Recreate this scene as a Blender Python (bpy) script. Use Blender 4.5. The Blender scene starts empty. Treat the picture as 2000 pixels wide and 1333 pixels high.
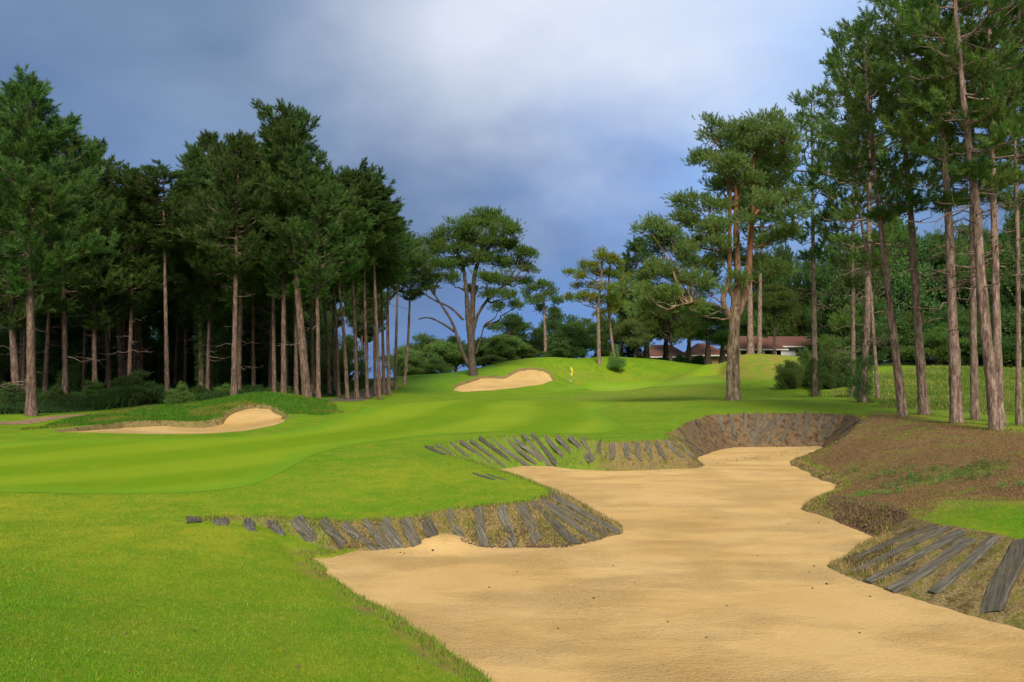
import bpy, math, random
import numpy as np
from math import radians as RAD
rnd = random.Random(7)
NR = np.random.default_rng(11)
C = bpy.context.scene.collection
scene = bpy.context.scene

# ------------------------------------------------------------------ camera maths (photograph is 2000 x 1333)
F = 1555.0
PITCH = math.atan(68.5 / F)
CZ = 3.0
def slopes(px, py):
    a = (px - 1000.0) / F; b = -(py - 666.5) / F
    dy = math.cos(PITCH) - b * math.sin(PITCH)
    return a / dy, (math.sin(PITCH) + b * math.cos(PITCH)) / dy
def P(px, py, Y):
    sx, sz = slopes(px, py)
    return np.array((sx * Y, Y, CZ + sz * Y))
def PZ(px, py, Z):                      # the point at a given height seen at a pixel
    sx, sz = slopes(px, py)
    return P(px, py, (Z - CZ) / sz)

# ------------------------------------------------------------------ noise
_tab = np.random.default_rng(3).random((256, 256))
def vnoise(x, y, s=1.0, o=0):
    x = np.asarray(x, float) * s + 37.3 * o; y = np.asarray(y, float) * s + 91.7 * o
    xi = np.floor(x).astype(int); yi = np.floor(y).astype(int)
    fx = x - xi; fy = y - yi
    fx = fx * fx * (3 - 2 * fx); fy = fy * fy * (3 - 2 * fy)
    g = lambda i, j: _tab[i & 255, j & 255]
    return (g(xi, yi) * (1 - fx) + g(xi + 1, yi) * fx) * (1 - fy) + (g(xi, yi + 1) * (1 - fx) + g(xi + 1, yi + 1) * fx) * fy
def fbm(x, y, s=1.0, o=0, n=4):
    r = 0; a = 0.5
    for k in range(n):
        r = r + a * (vnoise(x, y, s * 2 ** k, o + k) - 0.5) * 2; a *= 0.5
    return r
def sstep(a, b, x):
    t = np.clip((x - a) / (b - a), 0, 1); return t * t * (3 - 2 * t)

# ------------------------------------------------------------------ thin plate surfaces
class TPS:
    def __init__(s, pts, lam=0.02):
        p = np.array(pts, float); s.c = p[:, :2]; n = len(p)
        K = s.k(s.c, s.c) + np.eye(n) * lam
        Q = np.hstack([np.ones((n, 1)), s.c])
        A = np.vstack([np.hstack([K, Q]), np.hstack([Q.T, np.zeros((3, 3))])])
        s.w = np.linalg.solve(A, np.concatenate([p[:, 2], np.zeros(3)]))
    @staticmethod
    def k(a, b):
        d2 = ((a[:, None, :] - b[None, :, :]) ** 2).sum(2) + 1e-9
        return 0.5 * d2 * np.log(d2) * 0.01
    def __call__(s, x, y):
        q = np.stack([np.ravel(x), np.ravel(y)], 1); out = np.empty(len(q))
        for i in range(0, len(q), 40000):
            b = q[i:i + 40000]
            out[i:i + 40000] = s.k(b, s.c) @ s.w[:-3] + s.w[-3] + b @ s.w[-2:]
        return out.reshape(np.shape(x))

def poly_dist(x, y, poly, attr=None):
    """signed distance (positive inside) and an attribute carried along the outline"""
    x = np.ravel(x); y = np.ravel(y)
    best = np.full(len(x), 1e18); at = np.zeros(len(x)); ins = np.zeros(len(x), bool)
    n = len(poly)
    for i in range(n):
        ax, ay = poly[i][0], poly[i][1]; bx, by = poly[(i + 1) % n][0], poly[(i + 1) % n][1]
        dx, dy = bx - ax, by - ay; L = dx * dx + dy * dy + 1e-12
        t = np.clip(((x - ax) * dx + (y - ay) * dy) / L, 0, 1)
        d = (x - ax - t * dx) ** 2 + (y - ay - t * dy) ** 2
        m = d < best
        best[m] = d[m]
        if attr is not None:
            at[m] = (attr[i] * (1 - t) + attr[(i + 1) % n] * t)[m]
        c = ((ay > y) != (by > y))
        with np.errstate(divide='ignore', invalid='ignore'):
            xc = (bx - ax) * (y - ay) / (by - ay if by != ay else 1e-12) + ax
        ins ^= c & (x < xc)
    d = np.sqrt(best)
    return np.where(ins, d, -d), at

# ------------------------------------------------------------------ the lie of the land
T = []                                   # upper turf control points (x, y, z)
# main bunker lip: px, py, z, slope of the bank below it
lip_px = [
 (330,1016,.46,.25),(372,1013,.45,.5),(440,1010,.43,.6),(520,1010,.41,.7),(600,1012,.40,.75),(660,1017,.40,.75),(740,1016,.42,.75),(800,1010,.47,.75),
 (870,997,.52,.75),(930,990,.58,.75),(985,985,.62,.7),(1030,979,.65,.6),(1060,972,.66,.5),(1080,964,.67,.45),(1070,955,.68,.5),
 (1035,943,.68,.6),(1000,929,.68,.6),(955,915,.70,.6),(915,901,.72,.6),(870,888,.76,.6),(835,873,.82,.7),(880,865,.86,.8),(940,858,.90,.9),
 (1010,852,.92,1.0),(1100,854,.90,1.0),(1150,860,.88,1.1),(1200,863,.86,1.1),(1260,861,.87,1.0),(1305,857,.90,.55),(1300,845,.95,.8),(1340,823,1.17,1.0),
 (1385,810,1.32,1.1),(1450,807,1.38,1.1),(1520,807,1.38,1.1),(1600,806,1.38,1.1),(1660,808,1.36,1.0),(1692,820,1.25,.8),(1660,850,.75,.6),
 (1625,872,.38,.5),(1575,893,.16,.35),(1565,902,.10,.3),(1600,918,.10,.3),(1650,938,.14,.3),(1655,952,.16,.3),(1612,966,.24,.5),(1603,976,.24,.6),
 (1650,980,.34,.8),(1710,987,.44,1.1),(1762,998,.50,1.3),(1790,1013,.60,.55),(1834,1022,.72,.34),(1900,1032,.76,.37),(1990,1050,.78,.42),(2090,1072,.78,.45),(2400,1130,.80,.5)]
lipw = [PZ(a, b, z) for a, b, z, s in lip_px]
lip = [(p[0], p[1]) for p in lipw]; lslope = [s for *_, s in lip_px]
T += [tuple(p) for p in lipw]
lip += [(9.5, 4.0), (10.5, -9.0), (-14.0, -9.0), (-14.0, 14.0)]; lslope += [.5, .5, .3, .2]
def tz(px, py, z): T.append(tuple(PZ(px, py, z)))
def ty(px, py, Y): T.append(tuple(P(px, py, Y)))
# near left and fairway
for a in [(-400,1012,.60),(0,1010,.56),(200,1013,.50),(0,950,.68),(300,950,.62),(600,950,.58),(800,950,.62),(900,950,.66),(0,900,.85),(300,900,.82),(600,900,.80),
          (750,890,.80),(0,860,1.02),(-600,900,.9),(-600,860,1.1),(400,868,.98),(600,860,1.0),(760,860,.95),(900,840,.98),(1100,835,1.0),(1200,845,.97),(1250,820,1.10),
          (1300,800,1.28),(700,830,1.1),(650,810,1.2),(800,800,1.25),(1000,805,1.2),(1150,800,1.28),(1432,783,1.6),(1350,785,1.5),(1500,790,1.55),(1600,792,1.5),
          (1690,795,1.45),(1720,815,1.38)]: tz(*a)
for a in [(700,778,52),(760,768,60),(850,775,62),(1000,782,60),(1150,780,60),(1300,778,60),(1500,775,60),(900,774,65),(1000,772,69),(1115,754,87),
          (1080,762,76),(1200,748,92),(1300,744,92),(1400,745,88),(1250,765,72),(1400,765,68),
          (1250,722,97),(1100,704,93),(1060,704,92),(1150,714,94),(1080,703,99),(1130,703,104),(1000,710,88),(950,722,84),(925,735,80),(890,745,76),(850,752,74),(820,765,66),
          (800,734,86),(850,740,90),(770,745,80),(770,752,72),(1200,698,101),(1300,705,106),(1360,712,108),(1330,730,98),(1400,722,92),
          (1380,712,90),(1430,702,88),(1480,692,88),(1560,697,88),(1640,715,84),(1350,738,84),(1450,742,76),(1560,745,72),(1650,752,66),
          (1592,775,55),(1666,776,52),(1685,786,45),(1764,815,32),(1805,810,33.5),(1869,827,28),(1947,840,25),(1990,832,28),
          (1750,790,42),(1900,790,40),(2000,790,40),(1800,760,56),(1950,755,58),(1750,740,68),(1850,722,76),(2000,730,74),(1950,700,95),(2200,740,60),(2200,700,90),
          (2100,830,27),(2400,830,25),(1700,735,78),(1800,705,95),
          (62,812,33),(0,832,29.5),(150,820,32),(230,808,36),(-100,810,33),(-400,830,30),(-300,790,45),(100,780,45),(250,775,48),(400,768,52),(150,755,70),
          (500,762,60),(600,781,45),(560,772,50),(650,770,55),(0,745,90),(300,742,95),(600,745,90),(720,752,80),(740,750,90),(-500,750,80)]: ty(*a)
# far ground behind the rise
for x, y, z in [(0,130,3.2),(40,135,4.4),(20,128,4.4),(-30,130,1.8),(-80,140,1.5),(80,140,5),(0,180,2),(60,200,4),(-60,200,0),(120,200,4),(-140,180,0),(160,120,5),(-10,112,3.3),(30,118,4.3)]:
    T.append((x, y, z))
# right hand pine-needle ground
for a in [(1750,985,.62),(1700,975,.42),(1700,940,.34),(1700,900,.60),(1690,870,.85),(1750,850,1.1),(1850,850,1.2),(2000,870,1.15),(1800,900,.85),(2000,920,1.0),(1850,940,.72),
          (2000,960,.92),(1850,985,.78),(2000,1000,.9),(1900,1010,.82),(2100,1010,.95),(2300,950,1.2),(2600,1050,1.2)]: tz(*a)
# left bunker: lip px,py, z of turf, z of sand, slope
lb = [(95,843,1.12,1.09,.5),(240,835,1.30,1.03,2.0),(320,832,1.36,1.03,2.2),(395,834,1.36,1.05,2.2),(432,829,1.42,1.10,2.2),(438,818,1.50,1.22,2.0),(452,807,1.62,1.42,1.6),
      (478,799,1.80,1.62,1.5),(500,797,1.85,1.66,1.5),(530,799,1.80,1.60,1.5),(556,812,1.50,1.40,1.0),(566,819,1.36,1.31,.5),(535,832,1.20,1.165,.3),(480,842,1.10,1.06,.3),
      (400,847,1.07,1.03,.3),(300,848,1.07,1.03,.3),(180,845,1.09,1.06,.3)]
# green bunker
gb = [(883,762,1.78,1.74,.4),(893,755,2.05,1.9,1.2),(915,748,2.4,2.2,1.2),(935,740,2.85,2.6,1.2),(960,739,2.92,2.65,1.2),(985,740,2.92,2.66,1.2),(997,734,3.1,2.9,1.2),(1012,726,3.45,3.25,1.2),
      (1035,722,3.62,3.45,1.2),(1060,724,3.55,3.38,1.2),(1073,730,3.25,3.0,1.4),(1078,738,2.88,2.65,1.4),(1086,745,2.50,2.42,.5),(1062,752,2.2,2.16,.3),(1010,759,1.86,1.82,.3),
      (960,763,1.72,1.68,.3),(905,766,1.66,1.63,.3)]
gbY = [73,75,77,79,79.5,80,80.5,81.5,82,82.5,82.5,82,81,78,75,73,72]
def bunker(lst, Ys=None):
    poly, top, low, sl = [], [], [], []
    for i, (px, py, zt, zs, s) in enumerate(lst):
        p = PZ(px, py, zt) if Ys is None else P(px, py, Ys[i])
        dz = zt - zs; up = min(dz, .22) if s >= 1 else 0     # back edges: the pixel is the foot of the lip
        poly.append((p[0], p[1])); top.append((p[0], p[1], p[2] + up)); low.append((p[0], p[1], p[2] - (0 if s >= 1 else dz))); sl.append(s)
    return poly, top, low, sl
lbY = [26.0,30,31,31.5,32,32.4,33,34,34.3,34,32.5,31,29,27.5,26.6,26.2,26]
LB = bunker(lb, lbY); GB = bunker(gb, gbY)
T += LB[1] + GB[1]
for a in [(150,816,33),(300,796,35),(400,792,36),(440,783,37),(480,771,38),(530,769,38.5),(600,784,37.5),(650,801,36),(250,806,34),(350,815,33.5),(60,838,30),(590,812,35),(300,800,39),(420,790,41),(520,775,43)]: ty(*a)
TT = TPS(T, 0.004)
# the low foreground turf, down to the sand
Fp = [tuple(PZ(*a)) for a in [(590,1080,.04),(640,1130,.03),(700,1163,.03),(760,1200,.03),(850,1265,.03),(940,1333,.03),(1010,1400,.03),(330,1018,.455),(372,1018,.43),(440,1024,.40),(500,1045,.31),(560,1068,.14),
      (450,1070,.33),(300,1100,.46),(0,1100,.62),(-400,1060,.68),(0,1030,.57),(200,1025,.50),(0,1333,.80),(400,1333,.42),(200,1200,.52),(500,1180,.22),(650,1250,.14),(700,1333,.18),(-500,1333,1.0),(520,1100,.16)]]
Fp += [(-14,-9,1.4),(-3,-6,.6),(-14,14,.75),(-9,8,1.0),(0,0,.1),(3,-6,.1),(-1.5,3,.2)]
FF = TPS(Fp, 0.01)
sandpoly = [tuple(PZ(*a)[:2]) for a in [(586,1082,.02),(640,1130,.02),(690,1166,.02),(760,1202,.02),(850,1265,.02),(940,1333,.02),(1010,1400,.02)]]
sandpoly += [(1.5,2),(3,-9),(10.5,-9),(9.5,4)]
sandpoly += [tuple(PZ(a, b, z)[:2]) for a, b, z, s in lip_px[::-1][:-6]] + [tuple(PZ(640,1085,.02)[:2])]
def sandZ(x, y):
    r = 0.028 * fbm(x, y, .22, 5, 3) + 0.012 * fbm(x, y, 1.3, 9, 2)
    for px, am, sx in ((845, .15, .40), (892, .11, .34), (790, .06, .4)):
        p = PZ(px, 1045, .25); r = r + am * np.exp(-(np.abs((x - p[0]) / sx) ** 2 + np.abs((y - p[1] - .32) / .50) ** 2.2))
    return r
LBS = TPS(LB[2], .0005); GBS = TPS(GB[2], .0005)
def toff(x, y): return .035 * fbm(x, y, .35, 2, 3) * sstep(8, 20, y) + .10 * fbm(x, y, .08, 4, 2) * sstep(30, 60, y)
def height(x, y, masks=False):
    shp = np.shape(x); x = np.ravel(x).astype(float); y = np.ravel(y).astype(float)
    t = TT(x, y)
    far = sstep(120, 260, y); t = t * (1 - far) + far * (0.0 - (y - 120) * .002)
    t = t + toff(x, y)
    z = t.copy(); bank = np.zeros(len(x)); sand = np.zeros(len(x))
    # main bunker
    m = (y < 38) & (x > -15) & (x < 17)
    xm, ym = x[m], y[m]
    d, s = poly_dist(xm, ym, lip, lslope)
    d = d + .05 * fbm(xm, ym, 1.5, 1, 3)
    f = FF(xm, ym) + .012 * fbm(xm, ym, 1.0, 6, 3)
    sd, _ = poly_dist(xm, ym, sandpoly)
    sd = sd + .07 * fbm(xm, ym, 2.0, 8, 3)
    S = sandZ(xm, ym)
    f = np.where(sd > -.5, f * (1 - sstep(-.5, .0, sd)) + (S + .03) * sstep(-.5, .0, sd), f)
    f = f - .40 * sstep(0.0, .7, sd)
    fe = np.minimum(f, t[m]); w = sstep(0, .8, d)
    f = f * w + fe * (1 - w)
    dd = np.maximum(d, 0)
    lump = (.045 * fbm(xm, ym, 2.2, 3, 4) + .030 * fbm(xm, ym, 6, 12, 3)) * sstep(.02, .3, d)
    drop = t[m] - s * (dd - .08 * (1 - np.exp(-dd / .08))) + lump
    gz = np.where(d > 0, np.maximum(drop, f), t[m])
    onb = (d > 0) & (drop > f - .02)
    z[m] = gz
    bk = np.where(onb, sstep(.0, .08, d), 0)
    bk = np.where((s < .3) & (ym < 16), 0, bk)
    bank[m] = bk
    sand[m] = sd
    for (poly, top, low, sl), SF in ((LB, LBS), (GB, GBS)):
        pa = np.array(poly); mm = (x > pa[:, 0].min() - 2) & (x < pa[:, 0].max() + 2) & (y > pa[:, 1].min() - 2) & (y < pa[:, 1].max() + 2)
        d, s = poly_dist(x[mm], y[mm], poly, sl)
        d = d + .10 * fbm(x[mm], y[mm], 1.3, 1, 3)
        q = np.where(d > 0, np.maximum(t[mm] - s * d, SF(x[mm], y[mm]) + toff(x[mm], y[mm]) - .35), t[mm])
        z[mm] = q; bank[mm] = np.maximum(bank[mm], sstep(-.22, .0, d) * (s > .6) * (1 - sstep(.5, .9, d)))
    if masks: return z.reshape(shp), bank.reshape(shp), sand.reshape(shp)
    return z.reshape(shp)

# the grid
dr = np.concatenate([np.geomspace(1.0, 9.0, 40)[:-1], np.geomspace(9.0, 120, 880), np.geomspace(120, 1800, 70)[1:]])
uc = np.concatenate([-np.geomspace(3.2, .72, 50)[:-1], np.linspace(-.72, .72, 980), np.geomspace(.72, 3.2, 50)[1:]])
GX = dr[:, None] * uc[None, :]; GY = np.repeat((dr - 6.0)[:, None], len(uc), 1)
GZ, GB_, GS_ = height(GX, GY, True)
def H(x, y):                             # height of the built ground
    d = y + 6.0
    i = np.clip(np.searchsorted(dr, d) - 1, 0, len(dr) - 2); u = x / d
    j = np.clip(np.searchsorted(uc, u) - 1, 0, len(uc) - 2)
    a = np.clip((d - dr[i]) / (dr[i + 1] - dr[i]), 0, 1); b = np.clip((u - uc[j]) / (uc[j + 1] - uc[j]), 0, 1)
    return (GZ[i, j] * (1 - b) + GZ[i, j + 1] * b) * (1 - a) + (GZ[i + 1, j] * (1 - b) + GZ[i + 1, j + 1] * b) * a
def hit(px, py, y0=4.0, y1=220.0):
    sx, sz = slopes(px, py)
    Y = np.geomspace(y0, y1, 1500); g = H(sx * Y, Y); r = CZ + sz * Y
    k = np.argmax(r < g)
    if not (r < g).any(): k = len(Y) - 1
    k = max(k, 1)
    d0 = r[k - 1] - g[k - 1]; d1 = g[k] - r[k]; t = d0 / (d0 + d1 + 1e-9)
    y = Y[k - 1] + (Y[k] - Y[k - 1]) * t
    return np.array((sx * y, y, float(H(np.array(sx * y), np.array(y)))))

# ------------------------------------------------------------------ mesh + object helpers
def mesh_np(name, V, faces_flat, nper, mats, smooth=False, midx=None):
    me = bpy.data.meshes.new(name)
    V = np.ascontiguousarray(V, np.float32); nf = len(faces_flat) // nper
    me.vertices.add(len(V)); me.vertices.foreach_set('co', V.ravel())
    me.loops.add(nf * nper); me.loops.foreach_set('vertex_index', np.ascontiguousarray(faces_flat, np.int32))
    me.polygons.add(nf)
    me.polygons.foreach_set('loop_start', np.arange(0, nf * nper, nper, dtype=np.int32))
    if midx is not None: me.polygons.foreach_set('material_index', np.ascontiguousarray(midx, np.int32))
    if smooth is not False:
        sm = np.ones(nf, bool) if smooth is True else smooth
        me.polygons.foreach_set('use_smooth', sm)
    for m in (mats if isinstance(mats, (list, tuple)) else [mats]): me.materials.append(m)
    me.update(); me.validate()
    return me
def fattr(me, name, data, dom='POINT'):
    a = me.attributes.new(name, 'FLOAT', dom); a.data.foreach_set('value', np.ascontiguousarray(data, np.float32))
def link(name, me, parent=None, loc=None):
    o = bpy.data.objects.new(name, me); C.objects.link(o)
    if parent is not None: o.parent = parent
    if loc is not None: o.location = [float(v) for v in loc]
    return o
def thing(o, label=None, cat=None, group=None, kind=None):
    if label: o['label'] = label
    if cat: o['category'] = cat
    if group: o['group'] = group
    if kind: o['kind'] = kind
    return o
class MB:                                # python mesh collector for hard things
    def __init__(s): s.v = []; s.f = []
    def box(s, c, h, rot=None):
        n = len(s.v)
        for dx in (-1, 1):
            for dy in (-1, 1):
                for dz in (-1, 1):
                    p = np.array((dx * h[0], dy * h[1], dz * h[2]))
                    if rot is not None: p = rot @ p
                    s.v.append(tuple(np.array(c) + p))
        for q in ((0,1,3,2),(4,6,7,5),(0,4,5,1),(2,3,7,6),(0,2,6,4),(1,5,7,3)): s.f.append(tuple(n + k for k in q))
    def poly(s, pts):
        n = len(s.v); s.v += [tuple(p) for p in pts]; s.f.append(tuple(range(n, n + len(pts))))
    def tube(s, pts, rad, n=8, cap=True):
        pts = [np.array(p, float) for p in pts]; base = len(s.v)
        for i, p in enumerate(pts):
            t = pts[min(i + 1, len(pts) - 1)] - pts[max(i - 1, 0)]; t /= np.linalg.norm(t) + 1e-9
            a = np.cross(t, (0, 1, 0) if abs(t[1]) < .9 else (1, 0, 0)); a /= np.linalg.norm(a); b = np.cross(t, a)
            r = rad[i] if hasattr(rad, '__len__') else rad
            for k in range(n):
                an = 2 * math.pi * k / n; s.v.append(tuple(p + (a * math.cos(an) + b * math.sin(an)) * r))
        for i in range(len(pts) - 1):
            for k in range(n):
                s.f.append((base + i * n + k, base + i * n + (k + 1) % n, base + (i + 1) * n + (k + 1) % n, base + (i + 1) * n + k))
        if cap:
            s.f.append(tuple(base + k for k in range(n))[::-1]); e = base + (len(pts) - 1) * n; s.f.append(tuple(e + k for k in range(n)))
    def build(s, name, mat, parent=None, loc=None, smooth=False, bevel=0):
        me = bpy.data.meshes.new(name); me.from_pydata(s.v, [], s.f); me.materials.append(mat)
        if smooth: me.polygons.foreach_set('use_smooth', [True] * len(me.polygons))
        me.update(); o = link(name, me, parent, loc)
        if bevel:
            m = o.modifiers.new('bevel', 'BEVEL'); m.width = bevel; m.segments = 2
        return o

# ------------------------------------------------------------------ materials
class NT:
    def __init__(s, name, world=False):
        s.m = bpy.data.materials.new(name) if not world else None
        if s.m: s.m.use_nodes = True; s.t = s.m.node_tree; s.t.nodes.clear()
    def n(s, typ, **kw):
        nd = s.t.nodes.new(typ)
        for k, v in kw.items():
            if k == 'inp':
                for a, b in v.items():
                    if hasattr(b, 'outputs') or hasattr(b, 'is_output'): s.l(b, nd.inputs[a])
                    else: nd.inputs[a].default_value = b
            else: setattr(nd, k, v)
        return nd
    def l(s, a, b):
        if hasattr(a, 'outputs'): a = a.outputs[0]
        s.t.links.new(a, b)
    def coord(s, kind='Object'): return s.n('ShaderNodeTexCoord').outputs[kind]
    def mapp(s, vec, sc, loc=(0,0,0)):
        nd = s.n('ShaderNodeMapping'); s.l(vec, nd.inputs[0]); nd.inputs['Scale'].default_value = sc; nd.inputs['Location'].default_value = loc; return nd.outputs[0]
    def noise(s, vec, sc, det=4, rough=.6, out=0, dist=0):
        nd = s.n('ShaderNodeTexNoise'); s.l(vec, nd.inputs['Vector']); nd.inputs['Scale'].default_value = sc; nd.inputs['Detail'].default_value = det
        nd.inputs['Roughness'].default_value = rough; nd.inputs['Distortion'].default_value = dist; return nd.outputs[out]
    def ramp(s, fac, stops):
        nd = s.n('ShaderNodeValToRGB'); s.l(fac, nd.inputs[0]); e = nd.color_ramp.elements
        while len(e) > 1: e.remove(e[-1])
        e[0].position = stops[0][0]; e[0].color = col4(stops[0][1])
        for p, c in stops[1:]:
            k = e.new(p); k.color = col4(c)
        return nd.outputs[0]
    def mix(s, fac, a, b, mode='MIX'):
        nd = s.n('ShaderNodeMix', data_type='RGBA', blend_type=mode)
        for i, v in ((0, fac), (6, a), (7, b)):
            if hasattr(v, 'is_output'): s.l(v, nd.inputs[i])
            else: nd.inputs[i].default_value = v if i == 0 else col4(v)
        return nd.outputs[2]
    def math(s, op, a, b=0.0, c=0.0, clamp=False):
        nd = s.n('ShaderNodeMath', operation=op, use_clamp=clamp)
        for i, v in enumerate((a, b, c)):
            if hasattr(v, 'is_output'): s.l(v, nd.inputs[i])
            else: nd.inputs[i].default_value = v
        return nd.outputs[0]
    def attr(s, name, out='Fac'): return s.n('ShaderNodeAttribute', attribute_name=name).outputs[out]
    def bump(s, h, dist, strength=1.0):
        nd = s.n('ShaderNodeBump'); s.l(h, nd.inputs['Height']); nd.inputs['Distance'].default_value = dist; nd.inputs['Strength'].default_value = strength; return nd.outputs[0]
    def out(s, colr, rough=.9, normal=None, spec=.2, trans=None):
        b = s.n('ShaderNodeBsdfPrincipled')
        for k, v in (('Base Color', colr), ('Roughness', rough), ('Specular IOR Level', spec)):
            if hasattr(v, 'is_output'): s.l(v, b.inputs[k])
            else: b.inputs[k].default_value = v if k != 'Base Color' else col4(v)
        if normal is not None: s.l(normal, b.inputs['Normal'])
        o = s.n('ShaderNodeOutputMaterial'); sh = b.outputs[0]
        if trans:
            t = s.n('ShaderNodeBsdfTranslucent')
            if hasattr(colr, 'is_output'): s.l(colr, t.inputs[0])
            else: t.inputs[0].default_value = col4(colr)
            mx = s.n('ShaderNodeMixShader'); mx.inputs[0].default_value = trans; s.l(sh, mx.inputs[1]); s.l(t.outputs[0], mx.inputs[2]); sh = mx.outputs[0]
        s.l(sh, o.inputs[0]); return s.m
def col4(c): return (*c[:3], 1.0) if len(c) >= 3 else c

def mat_ground():
    t = NT('turf'); g = t.n('ShaderNodeNewGeometry').outputs['Position']
    n1 = t.noise(g, .22, 4, .55); n2 = t.noise(g, 1.7, 5, .65); n3 = t.noise(g, 14, 4, .7); n4 = t.noise(g, 70, 3, .7)
    rough = t.mix(t.ramp(t.noise(g, .35, 6, .7), [(.40, (0,0,0)), (.60, (1,1,1))]), (.128,.262,.008), (.222,.325,.012))
    rough = t.mix(t.ramp(n2, [(.46, (0,0,0)), (.64, (.9,)*3)]), rough, (.33,.33,.022))
    rough = t.mix(t.ramp(n3, [(.38, (.8,)*3), (.60, (0,)*3)]), rough, (.105,.235,.006))
    rough = t.mix(t.ramp(n4, [(.35, (.55,)*3), (.60, (0,)*3)]), rough, (.075,.15,.005))
    rough = t.mix(t.math('MULTIPLY', t.attr('olive'), t.ramp(n2, [(.36, (.25,)*3), (.6, (1,)*3)])), rough, (.33,.35,.018))
    # tufted, deeper green wet grass on the mounds
    rough = t.mix(t.attr('lush'), rough, t.mix(n2, (.045,.135,.010), (.10,.21,.016)))
    dry = t.mix(t.ramp(n2, [(.4, (0,)*3), (.6, (1,)*3)]), (.27,.165,.06), (.24,.24,.028))
    rough = t.mix(t.math('MULTIPLY', t.attr('dry'), t.ramp(t.noise(g, 1.1, 5, .7), [(.38, (0,)*3), (.6, (1,)*3)])), rough, dry)
    # needle ground
    ne = t.ramp(t.noise(t.mapp(g, (1, 1.6, 1)), 5, 6, .75), [(.30, (.08,.045,.022)), (.46, (.19,.110,.048)), (.60, (.30,.19,.080)), (.75, (.44,.32,.16))])
    ne = t.mix(t.ramp(t.noise(g, .75, 5, .7), [(.50, (0,)*3), (.66, (.85,)*3)]), ne, (.20,.22,.035))
    ne = t.mix(t.ramp(n4, [(.35, (.5,)*3), (.55, (0,)*3)]), ne, (.045,.026,.015))
    wob = t.math('ADD', t.attr('needle'), t.math('MULTIPLY', t.math('SUBTRACT', t.noise(g, 1.3, 5, .7), .5), 1.9))
    c = t.mix(t.ramp(wob, [(.42, (0,)*3), (.60, (1,)*3)]), rough, ne)
    # meadow
    me = t.mix(t.ramp(t.noise(g, .5, 5, .7), [(.35, (0,)*3), (.65, (1,)*3)]), (.12,.195,.020), (.23,.26,.045))
    c = t.mix(t.attr('meadow'), c, me)
    # forest floor
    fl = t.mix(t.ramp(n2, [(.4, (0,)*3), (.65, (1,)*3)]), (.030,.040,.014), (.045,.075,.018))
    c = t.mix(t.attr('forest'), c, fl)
    # banks of moss, thatch and earth
    bk = t.ramp(t.noise(g, 3.2, 6, .75), [(.30, (.06,.04,.02)), (.40, (.16,.12,.035)), (.50, (.32,.23,.10)), (.60, (.17,.17,.022)), (.74, (.42,.31,.15))])
    bk = t.mix(t.ramp(t.noise(g, 38, 3, .7), [(.36, (.75,)*3), (.56, (0,)*3)]), bk, (.05,.034,.018))
    bk = t.mix(t.attr('greenbank'), bk, t.mix(n2, (.09,.20,.012), (.22,.29,.03)))
    bk = t.mix(t.attr('redbank'), bk, t.ramp(t.noise(g, 4.0, 6, .75), [(.32, (.045,.026,.016)), (.45, (.12,.078,.045)), (.55, (.20,.135,.072)), (.64, (.15,.10,.035)), (.75, (.50,.33,.15))]))
    wb = t.math('ADD', t.attr('bank'), t.math('MULTIPLY', t.math('SUBTRACT', n3, .5), .5))
    c = t.mix(t.ramp(wb, [(.35, (0,)*3), (.6, (1,)*3)]), c, bk)
    h = t.math('ADD', t.math('MULTIPLY', n3, .6), t.math('MULTIPLY', n4, .5))
    return t.out(c, .95, t.bump(h, .035, .9), .1)
def mat_cut(name, a, b, c3, stripe):
    t = NT(name); g = t.n('ShaderNodeNewGeometry').outputs['Position']
    n1 = t.noise(g, .12, 4, .5); n2 = t.noise(g, 1.2, 5, .6); n4 = t.noise(g, 45, 3, .7)
    c = t.mix(t.attr('mow'), a, b)
    c = t.mix(t.ramp(n1, [(.38, (0,)*3), (.64, (.6,)*3)]), c, c3)
    c = t.mix(t.ramp(n2, [(.5, (0,)*3), (.75, (.45,)*3)]), c, (.30,.31,.015))
    c = t.mix(t.ramp(n4, [(.35, (.45,)*3), (.6, (0,)*3)]), c, (.08,.17,.005))
    e = t.math('ADD', t.attr('edge'), t.math('MULTIPLY', t.math('SUBTRACT', t.noise(g, 1.5, 4, .7), .5), 1.0))
    c = t.mix(t.ramp(e, [(.1, (1,)*3), (.9, (0,)*3)]), c, t.mix(n1, (.112,.25,.007), (.18,.30,.011)))
    return t.out(c, .95, t.bump(n4, .02, .8), .1)
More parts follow.
